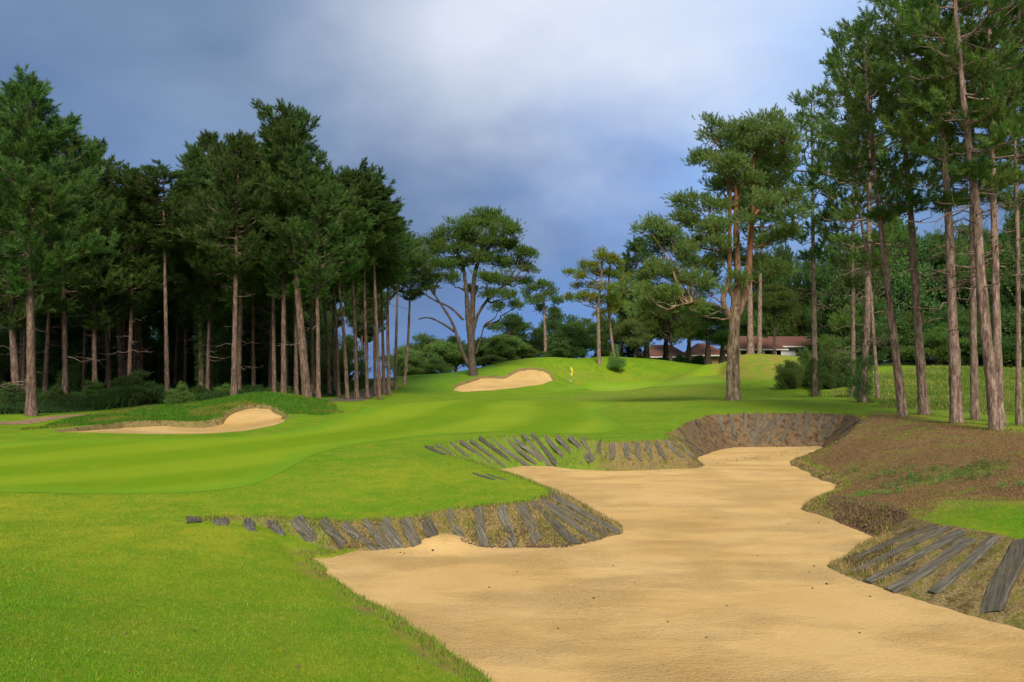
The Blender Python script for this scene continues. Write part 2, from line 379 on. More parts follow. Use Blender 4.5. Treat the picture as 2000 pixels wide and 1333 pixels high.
def mat_sand(name='sand', dark=1.0):
    t = NT(name); g = t.n('ShaderNodeNewGeometry').outputs['Position']
    n1 = t.noise(g, .45, 5, .6); n2 = t.noise(t.mapp(g, (1, 1.5, 1)), 15, 5, .72); n3 = t.noise(g, 70, 3, .7); n5 = t.noise(g, 260, 2, .6)
    c = t.mix(t.ramp(n1, [(.35, (0,)*3), (.65, (1,)*3)]), (.66*dark,.415*dark,.145*dark), (.75*dark,.50*dark,.205*dark))
    patch = t.ramp(t.noise(t.mapp(g, (.7, 1.3, 1)), .55, 4, .6), [(.42, (0,)*3), (.60, (1,)*3)])
    sp = t.ramp(t.noise(t.mapp(g, (1, 1.35, 1)), 34, 3, .65), [(.37, (1,)*3), (.415, (0,)*3)])
    c = t.mix(t.math('MULTIPLY', sp, t.math('MULTIPLY_ADD', patch, .68, .22)), c, (.30*dark,.17*dark,.065*dark))
    v = t.n('ShaderNodeTexVoronoi'); t.l(g, v.inputs['Vector']); v.inputs['Scale'].default_value = 9
    dots = t.math('LESS_THAN', v.outputs['Distance'], .05)
    c = t.mix(t.math('MULTIPLY', dots, t.ramp(t.noise(g, 1.1, 3, .6), [(.5, (0,)*3), (.6, (1,)*3)])), c, (.16,.09,.045))
    c = t.mix(t.ramp(n5, [(.3, (.22,)*3), (.5, (0,)*3)]), c, (.42*dark,.26*dark,.10*dark))
    h = t.math('ADD', t.math('MULTIPLY', n2, t.math('MULTIPLY_ADD', patch, 1.0, .45)), t.math('MULTIPLY', n3, .3))
    return t.out(c, .95, t.bump(h, .05, 1.0), .1)
def mat_path(nm='path_gravel', a=(.10,.08,.065), b=(.17,.135,.10)):
    t = NT(nm); g = t.n('ShaderNodeNewGeometry').outputs['Position']
    c = t.ramp(t.noise(g, 3, 6, .7), [(.35, a), (.65, b)])
    return t.out(c, .95, t.bump(t.noise(g, 30, 4, .7), .02))
def mat_bark(name, deep, mid, light, upper=None, h0=3, h1=7, sc=1.0):
    t = NT(name); o = t.coord('Object')
    v = t.mapp(o, (7 * sc, 7 * sc, 1.5 * sc)); n = t.noise(v, 1.6, 6, .75, dist=.6); f = t.noise(o, 25, 3, .7)
    c = t.ramp(n, [(.34, deep), (.47, mid), (.62, light)])
    c = t.mix(t.ramp(f, [(.3, (.5,)*3), (.6, (0,)*3)]), c, deep)
    rings = t.noise(t.mapp(o, (.6, .6, 2.3)), 1.0, 2, .5)
    c = t.mix(t.ramp(rings, [(.62, (0,)*3), (.70, (.55,)*3)]), c, deep)
    if upper:
        z = t.n('ShaderNodeSeparateXYZ'); t.l(o, z.inputs[0])
        zz = t.math('ADD', z.outputs[2], t.math('MULTIPLY', t.math('SUBTRACT', t.noise(o, .8, 3), .5), 3.0))
        mr = t.n('ShaderNodeMapRange'); t.l(zz, mr.inputs[0]); mr.inputs[1].default_value = h0; mr.inputs[2].default_value = h1
        up = t.ramp(n, [(.35, [k * .5 for k in upper]), (.5, upper), (.65, [k * 1.3 for k in upper])])
        c = t.mix(mr.outputs[0], c, up)
    return t.out(c, .92, t.bump(n, .05, .8), .15)
def mat_leaf(name, a, b, c3, trans=.46, rough=.6):
    t = NT(name); v = t.attr('tone'); oi = t.n('ShaderNodeObjectInfo').outputs['Random']
    g = t.n('ShaderNodeNewGeometry').outputs['Position']
    c = t.mix(v, a, b)
    c = t.mix(t.math('MULTIPLY', t.ramp(t.noise(g, .45, 3, .6), [(.40, (0,)*3), (.65, (1,)*3)]), .7), c, c3)
    hs = t.n('ShaderNodeHueSaturation'); t.l(c, hs.inputs['Color'])
    t.l(t.math('MULTIPLY_ADD', oi, .5, .75), hs.inputs['Value']); t.l(t.math('MULTIPLY_ADD', oi, .03, .485), hs.inputs['Hue'])
    return t.out(hs.outputs[0], rough, None, .25, trans)
def mat_blades(name):
    t = NT(name); c = t.n('ShaderNodeAttribute', attribute_name='Col').outputs['Color']
    return t.out(c, .8, None, .15, .35)
def mat_plain(name, c, rough=.7, var=.25, sc=6, bump=.01, stretch=(1,1,1)):
    t = NT(name); o = t.coord('Object'); n = t.noise(t.mapp(o, stretch), sc, 5, .65)
    cc = t.ramp(n, [(.3, [k * (1 - var) for k in c]), (.7, [min(1, k * (1 + var)) for k in c])])
    return t.out(cc, rough, t.bump(n, bump) if bump else None, .3)
def mat_wood(name, k=1.0):
    t = NT(name); o = t.coord('Object'); oi = t.n('ShaderNodeObjectInfo').outputs['Random']
    off = t.n('ShaderNodeCombineXYZ'); t.l(t.math('MULTIPLY', oi, 50), off.inputs[0])
    ad = t.n('ShaderNodeVectorMath', operation='ADD'); t.l(o, ad.inputs[0]); t.l(off.outputs[0], ad.inputs[1])
    gr = t.noise(t.mapp(ad.outputs[0], (38, 2.2, 38)), 1.0, 5, .7, dist=.4); bl = t.noise(ad.outputs[0], 4.5, 4, .65); fi = t.noise(t.mapp(ad.outputs[0], (120, 9, 120)), 1, 3, .7)
    c = t.ramp(gr, [(.34, (.025*k,.022*k,.017*k)), (.44, (.12*k,.11*k,.083*k)), (.56, (.22*k,.20*k,.155*k)), (.68, (.40*k,.36*k,.28*k))])
    c = t.mix(t.ramp(bl, [(.52, (0,)*3), (.68, (.7,)*3)]), c, (.17,.135,.075))
    c = t.mix(t.ramp(t.noise(ad.outputs[0], 2.1, 4, .6), [(.56, (0,)*3), (.70, (.6,)*3)]), c, (.10,.115,.03))
    c = t.mix(t.ramp(fi, [(.30, (.7,)*3), (.45, (0,)*3)]), c, (.025,.022,.018))
    c = t.mix(t.math('MULTIPLY', oi, .45), c, (.15,.125,.085))
    return t.out(c, .9, t.bump(t.math('ADD', gr, fi), .02, 1.0), .2)
M = dict(
 ground=mat_ground(),
 fairway=mat_cut('fairway_turf', (.142,.255,.002), (.262,.360,.014), (.19,.290,.004), 1),
 green=mat_cut('green_turf', (.215,.33,.022), (.245,.36,.035), (.19,.31,.018), 1),
 sand=mat_sand(), sand2=mat_sand('pale_sand', .88), path=mat_path(), dirt=mat_path('dirt_path', (.20,.12,.065), (.34,.22,.125)), wood=mat_wood('grey_timber', .82), wood2=mat_wood('dark_timber', .55),
 bark=mat_bark('pine_bark', (.050,.033,.025), (.205,.135,.098), (.45,.325,.245)),
 barkshade=mat_bark('shaded_bark', (.035,.023,.017), (.135,.085,.060), (.30,.205,.150)),  # pine bark darkened: shade of the left wood put into the colour
 barkscots=mat_bark('scots_bark', (.035,.024,.016), (.20,.135,.085), (.48,.36,.25), (.235,.105,.05), 4.5, 9.0, .55),
 barkdark=mat_bark('dark_bark', (.02,.016,.012), (.085,.064,.048), (.17,.13,.10)),
 needle=mat_leaf('dark_needles', (.045,.108,.028), (.170,.295,.060), (.105,.165,.028)),
 needle2=mat_leaf('olive_needles', (.060,.130,.028), (.21,.33,.060), (.15,.19,.03)),
 scots=mat_leaf('blue_green_needles', (.115,.20,.050), (.30,.41,.12), (.22,.30,.06)),
 yellow=mat_leaf('yellow_green_needles', (.13,.22,.028), (.34,.44,.055), (.34,.22,.04)),
 leaf=mat_leaf('broad_leaves', (.042,.105,.030), (.14,.25,.060), (.10,.17,.03)),
 leaf2=mat_leaf('light_leaves', (.085,.175,.040), (.22,.34,.075), (.17,.26,.05)),
 dead=mat_leaf('dead_needles', (.16,.085,.03), (.25,.14,.05), (.2,.1,.04)),
 blades=mat_blades('grass_blades'),
)

# ------------------------------------------------------------------ ground sheets
nr_, nc_ = GX.shape
V = np.stack([GX, GY, GZ], 2).reshape(-1, 3)
ii = np.arange(nr_ - 1)[:, None] * nc_ + np.arange(nc_ - 1)[None, :]
Q = np.stack([ii, ii + 1, ii + nc_ + 1, ii + nc_], 2)
gme = mesh_np('ground', V, Q.reshape(-1), 4, M['ground'], True)
go = thing(link('ground', gme), kind='structure', label='rolling rough turf of the golf hole with brown needle ground on the right')
xr, yr = GX.ravel(), GY.ravel()
def world_poly(pts, flat=None): return [tuple((hit(*p) if len(p) == 2 else P(*p))[:2]) for p in pts]
needle_poly = [tuple(PZ(a, b, z)[:2]) for a, b, z in [(1692,812,1.38),(1720,803,1.45),(1780,812,1.45),(1850,826,1.4),(1900,832,1.38),(1960,842,1.34),(2100,845,1.35),(2500,860,1.3),(2600,1000,1.1),(2200,985,1.0),(1960,968,.92),(1860,962,.75),(1780,985,.6),(1760,1010,.55),(1640,1010,.2),(1590,980,.1),(1640,945,.1),(1550,900,.0),(1610,872,.2)]]
nd, _ = poly_dist(xr, yr, needle_poly)
fattr(gme, 'needle', sstep(-.9, .9, nd))
fattr(gme, 'bank', GB_.ravel())
gbk = sstep(-1.0, 1.0, 8.5 - ((xr + 1.5) * 1.0 + 0.0)) * sstep(18, 21, yr)
gbk = np.where((yr > 18) & (yr < 40) & (xr > -8), 1 - sstep(2.0, 3.6, xr), 0) * .95 + np.where((yr > 14) & (yr < 18) & (xr < -3.2), .5, 0)
fattr(gme, 'redbank', sstep(5.5, 7.5, xr) * sstep(26, 30, yr))
fattr(gme, 'greenbank', np.clip(gbk, 0, 1))
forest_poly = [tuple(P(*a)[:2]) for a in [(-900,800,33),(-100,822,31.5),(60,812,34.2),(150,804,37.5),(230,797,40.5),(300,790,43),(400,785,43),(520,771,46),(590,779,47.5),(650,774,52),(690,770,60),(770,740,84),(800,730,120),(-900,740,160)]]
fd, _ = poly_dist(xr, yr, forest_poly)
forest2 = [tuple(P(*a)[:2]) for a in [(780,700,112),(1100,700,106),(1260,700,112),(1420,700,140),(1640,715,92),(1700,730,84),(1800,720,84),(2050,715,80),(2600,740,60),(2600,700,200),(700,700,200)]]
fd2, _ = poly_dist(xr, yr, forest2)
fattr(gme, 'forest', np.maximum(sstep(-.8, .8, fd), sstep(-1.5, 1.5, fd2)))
meadow_poly = [tuple(P(*a)[:2]) for a in [(1630,760,58),(1720,790,42),(1800,803,36.5),(1900,812,33),(2100,812,32),(2600,800,35),(2600,720,80),(1800,715,84),(1650,740,76)]]
md, _ = poly_dist(xr, yr, meadow_poly)
fattr(gme, 'meadow', sstep(-2, 2, md))
lush_poly = [tuple(P(*a)[:2]) for a in [(60,842,28),(240,838,29.4),(320,836,30.0),(425,835,30.6),(445,822,31.6),(470,806,33.2),(560,810,32.6),(660,803,36),(640,785,41),(480,760,46),(330,786,40),(250,800,36.5),(190,812,34),(110,826,31)]]
ld, _ = poly_dist(xr, yr, lush_poly)
lush2 = [tuple(P(*a)[:2]) for a in [(765,775,62),(830,765,66),(880,752,74),(930,738,80),(980,715,88),(940,700,100),(760,700,100)]]
ld2, _ = poly_dist(xr, yr, lush2)
fattr(gme, 'lush', np.maximum(sstep(-.8, .8, ld), .75 * sstep(-3, 3, ld2)))
dryp = [tuple(P(*a)[:2]) for a in [(1340,740,84),(1400,714,90),(1480,694,88),(1560,697,88),(1640,716,84),(1560,745,74),(1440,745,76)]]
dd_, _ = poly_dist(xr, yr, dryp)
dry2 = [tuple(P(*a)[:2]) for a in [(1010,722,86),(1080,718,90),(1200,722,95),(1360,724,95),(1340,735,88),(1180,735,90),(1090,748,83)]]
dd2, _ = poly_dist(xr, yr, dry2)
dry3 = [tuple(P(*a)[:2]) for a in [(1090,772,66),(1200,758,78),(1430,757,74),(1400,775,62),(1250,785,57),(1130,785,57)]]
dd3, _ = poly_dist(xr, yr, dry3)
ndr = sstep(-2.4, -.2, nd) * (yr < 34) * 1.6
def olive_of(x, y):
    r = 0
    for px, py, z, sx, sy, a in ((300,1050,.5,4.2,2.2,.95),(60,980,.62,6,2.5,.9),(760,940,.6,2.8,3.0,.7),(1040,955,.68,1.6,1.8,.8),(560,1100,.2,1.2,1.0,.8),(1250,790,1.3,9,6,.55),(700,1290,.15,1.2,.8,.5)):
        p = PZ(px, py, z); r = np.maximum(r, .72 * a * np.exp(-((x - p[0]) / sx) ** 2 - ((y - p[1]) / sy) ** 2))
    return np.clip(r * (1 + .9 * fbm(x, y, .45, 21, 3)), 0, 1)
fattr(gme, 'olive', olive_of(xr, yr))
fattr(gme, 'dry', np.clip(np.maximum.reduce([1.0 * sstep(-1, 1, dd_), .45 * sstep(-2, 2, dd2), .5 * sstep(-3, 3, dd3), .6 * ndr, 1.0 * (sstep(-.42, -.12, GS_.ravel()) * (yr < 15) * (xr < 1.5) * sstep(-.5, .0, fbm(xr, yr, 1.4, 31, 3)))]), 0, 1))

def sub_sheet(name, mask2d, dz, mat, label, smooth=True, Z=None):
    q = mask2d[:-1, :-1] & mask2d[1:, :-1] & mask2d[:-1, 1:] & mask2d[1:, 1:]
    faces = Q[q].reshape(-1); used = np.unique(faces); remap = np.zeros(nr_ * nc_, np.int64); remap[used] = np.arange(len(used))
    VV = V[used].copy()
    if Z is not None: VV[:, 2] = Z.ravel()[used]
    VV[:, 2] += dz
    me = mesh_np(name, VV, remap[faces], 4, mat, smooth)
    o = thing(link(name, me), kind='structure', label=label)
    return o, me, used
fair = [(-700,960),(-50,962),(250,968),(480,958),(560,920),(630,878),(820,852),(1000,842),(1130,850),(1195,846),(1216,833),(1190,816),(1150,805),(1230,790),(1120,783),(950,781),(800,786),(700,800),(650,822),(560,848),(350,858),(-50,866),(-700,870)]
def chaikin(p, n=3):
    for _ in range(n):
        a = np.array(p); b = np.roll(a, -1, 0); p = np.stack([a * .75 + b * .25, a * .25 + b * .75], 1).reshape(-1, 2)
    return [tuple(v) for v in p]
fairw = chaikin(world_poly(fair))
fdist, _ = poly_dist(xr, yr, fairw)
fo, fme, fu = sub_sheet('fairway', (fdist.reshape(GX.shape) > 0) & (GB_ < .01), .006, M['fairway'], 'striped bright green mown fairway sweeping up to the green')
bend = xr + 10 * np.sin(yr * .045 + .4) + 2.5 * fbm(xr, yr, .05, 3, 2)
qq = xr + 14 * np.exp(-np.clip(yr - 16, -3, 90) / 8) + .9 * fbm(xr, yr, .10, 3, 2)
mow = sstep(-.75, .75, np.sin(2 * np.pi * qq / 5.2 + .8) + .55 * fbm(xr, yr * 1.4, .09, 8, 3))
fattr(fme, 'mow', mow[fu]); fattr(fme, 'edge', np.clip(fdist[fu] / 1.1, 0, 1))
greenp = [(1060,764),(1100,757),(1130,748),(1180,741),(1300,737),(1400,739),(1440,745),(1400,752),(1300,757),(1180,762),(1100,767)]
gw = chaikin(world_poly(greenp))
gd, _ = poly_dist(xr, yr, gw)
gro, grme, gu = sub_sheet('putting_green', (gd.reshape(GX.shape) > 0) & (GB_ < .01), .006, M['green'], 'smooth pale green putting surface below the flag')
fattr(grme, 'mow', (.5 + .5 * np.sin(yr * 1.1 + xr * .25))[gu]); fattr(grme, 'edge', np.clip(gd[gu] / 1.5, 0, 1))
# sand sheets
SZ = np.zeros(GX.shape)
sm = (GY < 38) & (GX > -16) & (GX < 18)
SZ[sm] = sandZ(GX[sm], GY[sm])
dlip, _ = poly_dist(xr, yr, lip)
msk = (dlip.reshape(GX.shape) > .0) & (GS_ > -.05) & sm & (SZ > GZ - .12)
sub_sheet('bunker_sand', msk, 0.0, M['sand'], 'wide raked golden sand floor of the large near bunker', Z=SZ)
for nm, (poly, top, low, sl), SF, lab in (('bunker_sand', LB, LBS, 'sand of the small bunker cut into the green mound on the left'), ('bunker_sand', GB, GBS, 'pale sand of the distant bunker beside the flag')):
    pa = np.array(poly); mm = (GX > pa[:, 0].min() - 1) & (GX < pa[:, 0].max() + 1) & (GY > pa[:, 1].min() - 1) & (GY < pa[:, 1].max() + 1)
    dz, _ = poly_dist(GX[mm], GY[mm], poly)
    Z2 = np.zeros(GX.shape); Z2[mm] = SF(GX[mm], GY[mm]) + toff(GX[mm], GY[mm]) + .02 * fbm(GX[mm], GY[mm], .8, 3, 2)
    k = np.zeros(GX.shape, bool); k[mm] = dz > -.02
    sub_sheet(nm, k, 0.0, M['sand2'], lab, Z=Z2)
# paths
def path_sheet(pts, w, label, mat='path'):
    c = np.array([P(*p)[:2] for p in pts]); best = np.full(len(xr), 1e9)
    for i in range(len(c) - 1):
        a, b = c[i], c[i + 1]; d = b - a
        t = np.clip(((xr - a[0]) * d[0] + (yr - a[1]) * d[1]) / (d @ d), 0, 1)
        best = np.minimum(best, np.hypot(xr - a[0] - t * d[0], yr - a[1] - t * d[1]))
    sub_sheet('path', (best + .15 * fbm(xr, yr, .9, 4, 2)).reshape(GX.shape) < w, .008, M[mat], label)
path_sheet([(-500,840,28.5),(-100,833,29.5),(0,830,30.3),(60,825,31.4),(120,818,33.2),(180,808,35.6),(230,802,38),(300,795,42)], .5, 'narrow brown dirt path along the edge of the left wood', 'dirt')
path_sheet([(640,785,45.5),(680,776,49),(715,768,57),(745,757,66),(752,752,80)], .9, 'grey gravel path running between the pine trunks')
print('ground done')

# ------------------------------------------------------------------ foliage engine
def shoot_tpl(rng, L=.42, nn=34, nl=.16, w=.026, spread=1.0):
    t = rng.random(nn) ** .8; an = rng.random(nn) * 2 * np.pi
    a = (1.05 - .65 * t) * spread + rng.normal(0, .12, nn)
    rad = np.stack([np.cos(an), np.sin(an), np.zeros(nn)], 1)
    d = rad * np.sin(a)[:, None] + np.array([0, 0, 1.0]) * np.cos(a)[:, None]
    b = np.stack([np.zeros(nn), np.zeros(nn), t * L], 1)
    s = np.cross(d, rng.normal(size=(nn, 3))); s /= np.linalg.norm(s, axis=1)[:, None]
    ln = nl * (.8 + .4 * rng.random(nn))[:, None]
    return np.stack([b - s * w / 2, b + s * w / 2, b + d * ln], 1).reshape(-1, 3)
def leaf_tpl(rng, n=16, R=.32, sz=.13):
    p = rng.normal(size=(n, 3)); p /= np.linalg.norm(p, axis=1)[:, None]; p = p * (R * rng.random(n) ** .5)[:, None] + np.array([0, 0, R * .5])
    d = rng.normal(size=(n, 3)) + np.array([0, 0, .6]); d /= np.linalg.norm(d, axis=1)[:, None]
    s = np.cross(d, rng.normal(size=(n, 3))); s /= np.linalg.norm(s, axis=1)[:, None]
    q = [p, p + d * sz * .5 + s * sz * .3, p + d * sz, p, p + d * sz, p + d * sz * .5 - s * sz * .3]
    return np.stack(q, 1).reshape(-1, 3)
_r = np.random.default_rng(5)
NEEDLE = [shoot_tpl(_r, .46, 36, .21, .036) for _ in range(6)]
NEEDLE_S = [shoot_tpl(_r, .30, 26, .12, .03, 1.15) for _ in range(6)]
LEAF = [leaf_tpl(_r) for _ in range(6)]
LEAF_B = [leaf_tpl(_r, 12, .42, .22) for _ in range(6)]
def frames(ax, rng):
    ax = ax / (np.linalg.norm(ax, axis=1)[:, None] + 1e-9)
    r = rng.normal(size=ax.shape); u = np.cross(ax, r); u /= np.linalg.norm(u, axis=1)[:, None] + 1e-9
    return np.stack([u, np.cross(ax, u), ax], 2)
def scatter(tpls, pos, ax, sc, tone, rng):
    Vs, Ts = [], []; k = rng.integers(0, len(tpls), len(pos)); Fm = frames(ax, rng)
    for i, tp in enumerate(tpls):
        m = k == i
        if not m.any(): continue
        v = np.einsum('nij,pj->npi', Fm[m] * sc[m][:, None, None], tp) + pos[m][:, None, :]
        Vs.append(v.reshape(-1, 3)); Ts.append(np.repeat(tone[m], len(tp)))
    return np.concatenate(Vs), np.concatenate(Ts)
def tubes_np(lines):
    """lines: (points (k,3), radii (k)) -> quad tubes"""
    Vs, Fs = [], []; base = 0
    for pts, rad, n in lines:
        pts = np.asarray(pts, float); k = len(pts)
        t = np.gradient(pts, axis=0); t /= np.linalg.norm(t, axis=1)[:, None] + 1e-9
        ref = np.array([0, 0, 1.0]) if abs(t[:, 2]).mean() < .8 else np.array([1.0, 0, 0])
        a = np.cross(t, ref); a /= np.linalg.norm(a, axis=1)[:, None] + 1e-9; b = np.cross(t, a)
        an = np.arange(n) * 2 * np.pi / n
        v = pts[:, None, :] + (a[:, None, :] * np.cos(an)[None, :, None] + b[:, None, :] * np.sin(an)[None, :, None]) * np.asarray(rad)[:, None, None]
        i = np.arange(k - 1)[:, None] * n; j = np.arange(n)[None, :]
        f = np.stack([i + j, i + (j + 1) % n, i + n + (j + 1) % n, i + n + j], 2).reshape(-1, 4) + base
        Vs.append(v.reshape(-1, 3)); Fs.append(f); base += k * n
    return np.concatenate(Vs), np.concatenate(Fs)
def crown_mesh(name, fv, ft, lines, leafm, barkm):
    """foliage triangles + limb tubes as one mesh"""
    nt = len(fv) // 3
    if lines:
        bv, bf = tubes_np(lines); bt = np.concatenate([bf[:, [0, 1, 2]], bf[:, [0, 2, 3]]]) + len(fv)
        Vv = np.concatenate([fv, bv]); faces = np.concatenate([np.arange(nt * 3).reshape(-1, 3), bt]); mi = np.concatenate([np.zeros(nt, int), np.ones(len(bt), int)])
        tone = np.concatenate([ft, np.zeros(len(bv))])
    else: Vv, faces, mi, tone = fv, np.arange(nt * 3).reshape(-1, 3), np.zeros(nt, int), ft
    me = mesh_np(name, Vv, faces.reshape(-1), 3, [leafm, barkm], mi == 1, mi); fattr(me, 'tone', tone)
    return me
def curve(a, b, sag, n=5, rng=None, j=0.0):
    t = np.linspace(0, 1, n)[:, None]; p = a + (b - a) * t; p[:, 2] += sag * (4 * t[:, 0] * (1 - t[:, 0]))
    if j and rng is not None: p[1:-1] += rng.normal(0, j, (n - 2, 3))
    return p
def pine_crown(seed, Hc=10.0, R=2.6, whorl=.50, nb=5, dens=1.0, up=.35, leafm='needle', tpl=NEEDLE, ssc=1.0, peak=.28, bare=0, top_pow=1.5, barkm='bark'):
    """whorled branches with side twigs and bottle-brush shoots; z=0 is the crown base"""
    rng = np.random.default_rng(seed); pos, ax, sc, tone, lines = [], [], [], [], []
    h = 0.0
    ph = rng.random() * 6
    while h < Hc - .3:
        t = h / Hc
        Rt = R * ((t / peak) ** .45 if t < peak else max(0, 1 - ((t - peak) / (1 - peak)) ** top_pow) ** .85)
        Rt = max(Rt, .3)
        for b in range(nb + (1 if rng.random() < .4 else 0)):
            if rng.random() > .93: continue
            ph += 2.399 + rng.normal(0, .35)
            lump = 1 + .28 * math.sin(ph * 2 + h * 1.1 + seed) + .15 * math.sin(ph * 3 - h * .7)
            Lb = Rt * lump * rng.uniform(.62, 1.08); el = up + .55 * t + rng.normal(0, .12) - (.25 if t < .2 else 0)
            a = np.array([0, 0, h + rng.uniform(-.15, .15)]); dirh = np.array([math.cos(ph), math.sin(ph), 0])
            e = a + dirh * Lb * math.cos(el) + np.array([0, 0, Lb * math.sin(el)])
            br = curve(a, e, -.10 * Lb, 6, rng, .04 * Lb)
            lines.append((br, np.linspace(.018 + .014 * Lb, .008, 6), 4))
            ns = max(3, int(Lb / .24 * dens)); tw = rng.uniform(.22, 1.0, ns); tw[-1] = 1.0
            for q in tw:
                i = min(int(q * 5), 4); fr = q * 5 - i; p0 = br[i] * (1 - fr) + br[i + 1] * fr
                side = np.cross(dirh, (0, 0, 1)) * rng.choice((-1, 1)); d = dirh * rng.uniform(.4, 1.1) + side * rng.uniform(.2, 1.1) + np.array([0, 0, rng.uniform(.05, .9)])
                if q == 1.0: d = dirh + np.array([0, 0, .8])
                d /= np.linalg.norm(d); lt = rng.uniform(.25, .75) * (.5 + .25 * Lb)
                p1 = p0 + d * lt
                lines.append((np.array([p0, p1]), (.012, .006), 3))
                for _ in range(rng.integers(3, 6)):
                    w = rng.uniform(.25, 1.0); pos.append(p0 + d * lt * w + rng.normal(0, .07, 3)); ax.append(d * .8 + rng.normal(0, .45, 3) + np.array([0, 0, .55])); sc.append(rng.uniform(.75, 1.25) * ssc); tone.append(np.clip(rng.normal(.45, .25), 0, 1))
        h += whorl * rng.uniform(.75, 1.25)
    for _ in range(26):                 # leader
        z = Hc - rng.random() ** 1.4 * 1.3; an = rng.random() * 6.28; r = (Hc - z) * .40
        pos.append((math.cos(an) * r, math.sin(an) * r, z)); ax.append((math.cos(an) * .5, math.sin(an) * .5, 1.0)); sc.append(rng.uniform(.7, 1.15) * ssc); tone.append(rng.random())
    for _ in range(bare):               # dead snags under the crown
        an = rng.random() * 6.28; z = -rng.random() * Hc * .45; Lb = rng.uniform(.5, R * .9); d = np.array([math.cos(an), math.sin(an), rng.uniform(-.25, .25)])
        a = np.array([0, 0, z]); br = curve(a, a + d * Lb, -.06 * Lb, 6, rng, .05 * Lb); lines.append((br, np.linspace(.03, .006, 6), 4))
        for _k in range(4):
            q = br[rng.integers(2, 6)]; lines.append((np.array([q, q + rng.normal(0, .28, 3)]), (.009, .004), 3))
    fv, ft = scatter(tpl, np.array(pos), np.array(ax), np.array(sc), np.array(tone), rng)
    return crown_mesh('crown', fv, ft, lines, M[leafm], M[barkm])
def pad_points(rng, c, r, n, flat=.0):
    d = rng.normal(size=(n, 3)); d /= np.linalg.norm(d, axis=1)[:, None]
    d[:, 2] = np.where(d[:, 2] < -.2, d[:, 2] * .35, d[:, 2])
    rr = (rng.random(n) ** .45)[:, None]
    p = np.array(c) + d * rr * np.array(r)
    return p, d
def pad_crown(seed, pads, limbs=None, tpl=NEEDLE_S, leafm='scots', barkm='barkscots', dens=26, ssc=1.0, twig=7, upb=.6, axis=None, name='crown'):
    """cloud-like foliage masses, each carried on its own limb; pads: (centre, radii)"""
    rng = np.random.default_rng(seed); P_, A_, S_, T_ = [], [], [], []; lines = list(limbs or [])
    for c, r in pads:
        c = np.array(c, float); r = np.array(r, float)
        n = max(24, int(dens * 3.6 * (r[0] * r[1] + r[0] * r[2] + r[1] * r[2]) / 3 * 4))
        # break each mass into smaller tufts
        nsub = max(5, int(r[0] * r[1] * 7)); sub, _d = pad_points(rng, c, r * rng.uniform(.8, 1.1), nsub)
        k = rng.integers(0, nsub, n); sr = np.array([.46, .46, .26]) * (r.mean() ** .5)
        p = sub[k] + rng.normal(0, 1, (n, 3)) * sr * .62; d = (p - c) / r
        P_.append(p); A_.append(d * .8 + np.array([0, 0, upb]) + rng.normal(0, .35, (n, 3))); S_.append(rng.uniform(.75, 1.25, n) * ssc)
        T_.append(np.clip(.5 + .22 * rng.normal(size=n) + .0 * d[:, 2], 0, 1))
        for s_ in sub[:twig]:
            lines.append((curve(c - np.array([0, 0, r[2] * .5]), s_, -.05, 4, rng, .05), np.linspace(.03, .008, 4), 4))
    fv, ft = scatter(tpl, np.concatenate(P_), np.concatenate(A_), np.concatenate(S_), np.concatenate(T_), rng)
    return crown_mesh(name, fv, ft, lines, M[leafm], M[barkm])
def trunk_mesh(path, r0, r1, mat, flare=.35, n=14, seed=0):
    """path: (k,3) polyline from the ground; resampled"""
    path = np.asarray(path, float); seg = np.r_[0, np.cumsum(np.linalg.norm(np.diff(path, axis=0), axis=1))]; L = seg[-1]
    m = max(8, int(L / .35)); s = np.linspace(0, L, m)
    p = np.stack([np.interp(s, seg, path[:, i]) for i in range(3)], 1)
    # soften the corners
    for _ in range(4): p[1:-1] = (p[:-2] + 2 * p[1:-1] + p[2:]) / 4
    rng = np.random.default_rng(seed); r = r0 + (r1 - r0) * (s / L) ** .9 + r0 * flare * np.exp(-s / .35); r = r * (1 + .03 * rng.normal(size=m))
    p[0, 2] -= .25
    v, f = tubes_np([(p, r, n)])
    v += rng.normal(0, .012 * r0 / .25, v.shape)
    ft = f.reshape(-1)
    return mesh_np('trunk', v, ft, 4, mat, True), p

# ------------------------------------------------------------------ crowns shared by the pines (10 m tall, 2.6 m wide at the belly)
PN = [pine_crown(21 + k, whorl=(.46, .55, .42, .5, .6)[k], nb=(5, 5, 4, 5, 4)[k], dens=(1.15, 1.2, 1.0, 1.1, 1.35)[k], R=2.7, leafm='needle', peak=(.24, .40, .30, .18, .5)[k], top_pow=(1.5, 2.4, 1.3, 2.0, 2.8)[k], up=(.35, .2, .5, .3, .15)[k], bare=2) for k in range(5)]
PO = [pine_crown(41 + k, whorl=.98, nb=4, dens=.80, R=3.0, leafm='needle2', peak=.38, bare=14, up=.15) for k in range(4)]
PF = [pine_crown(61 + k, whorl=.62, nb=4, dens=.75, R=2.8, leafm='needle', peak=.35, ssc=1.35, bare=6) for k in range(3)]
print('pine crowns', [len(m.polygons) for m in PN + PO + PF])

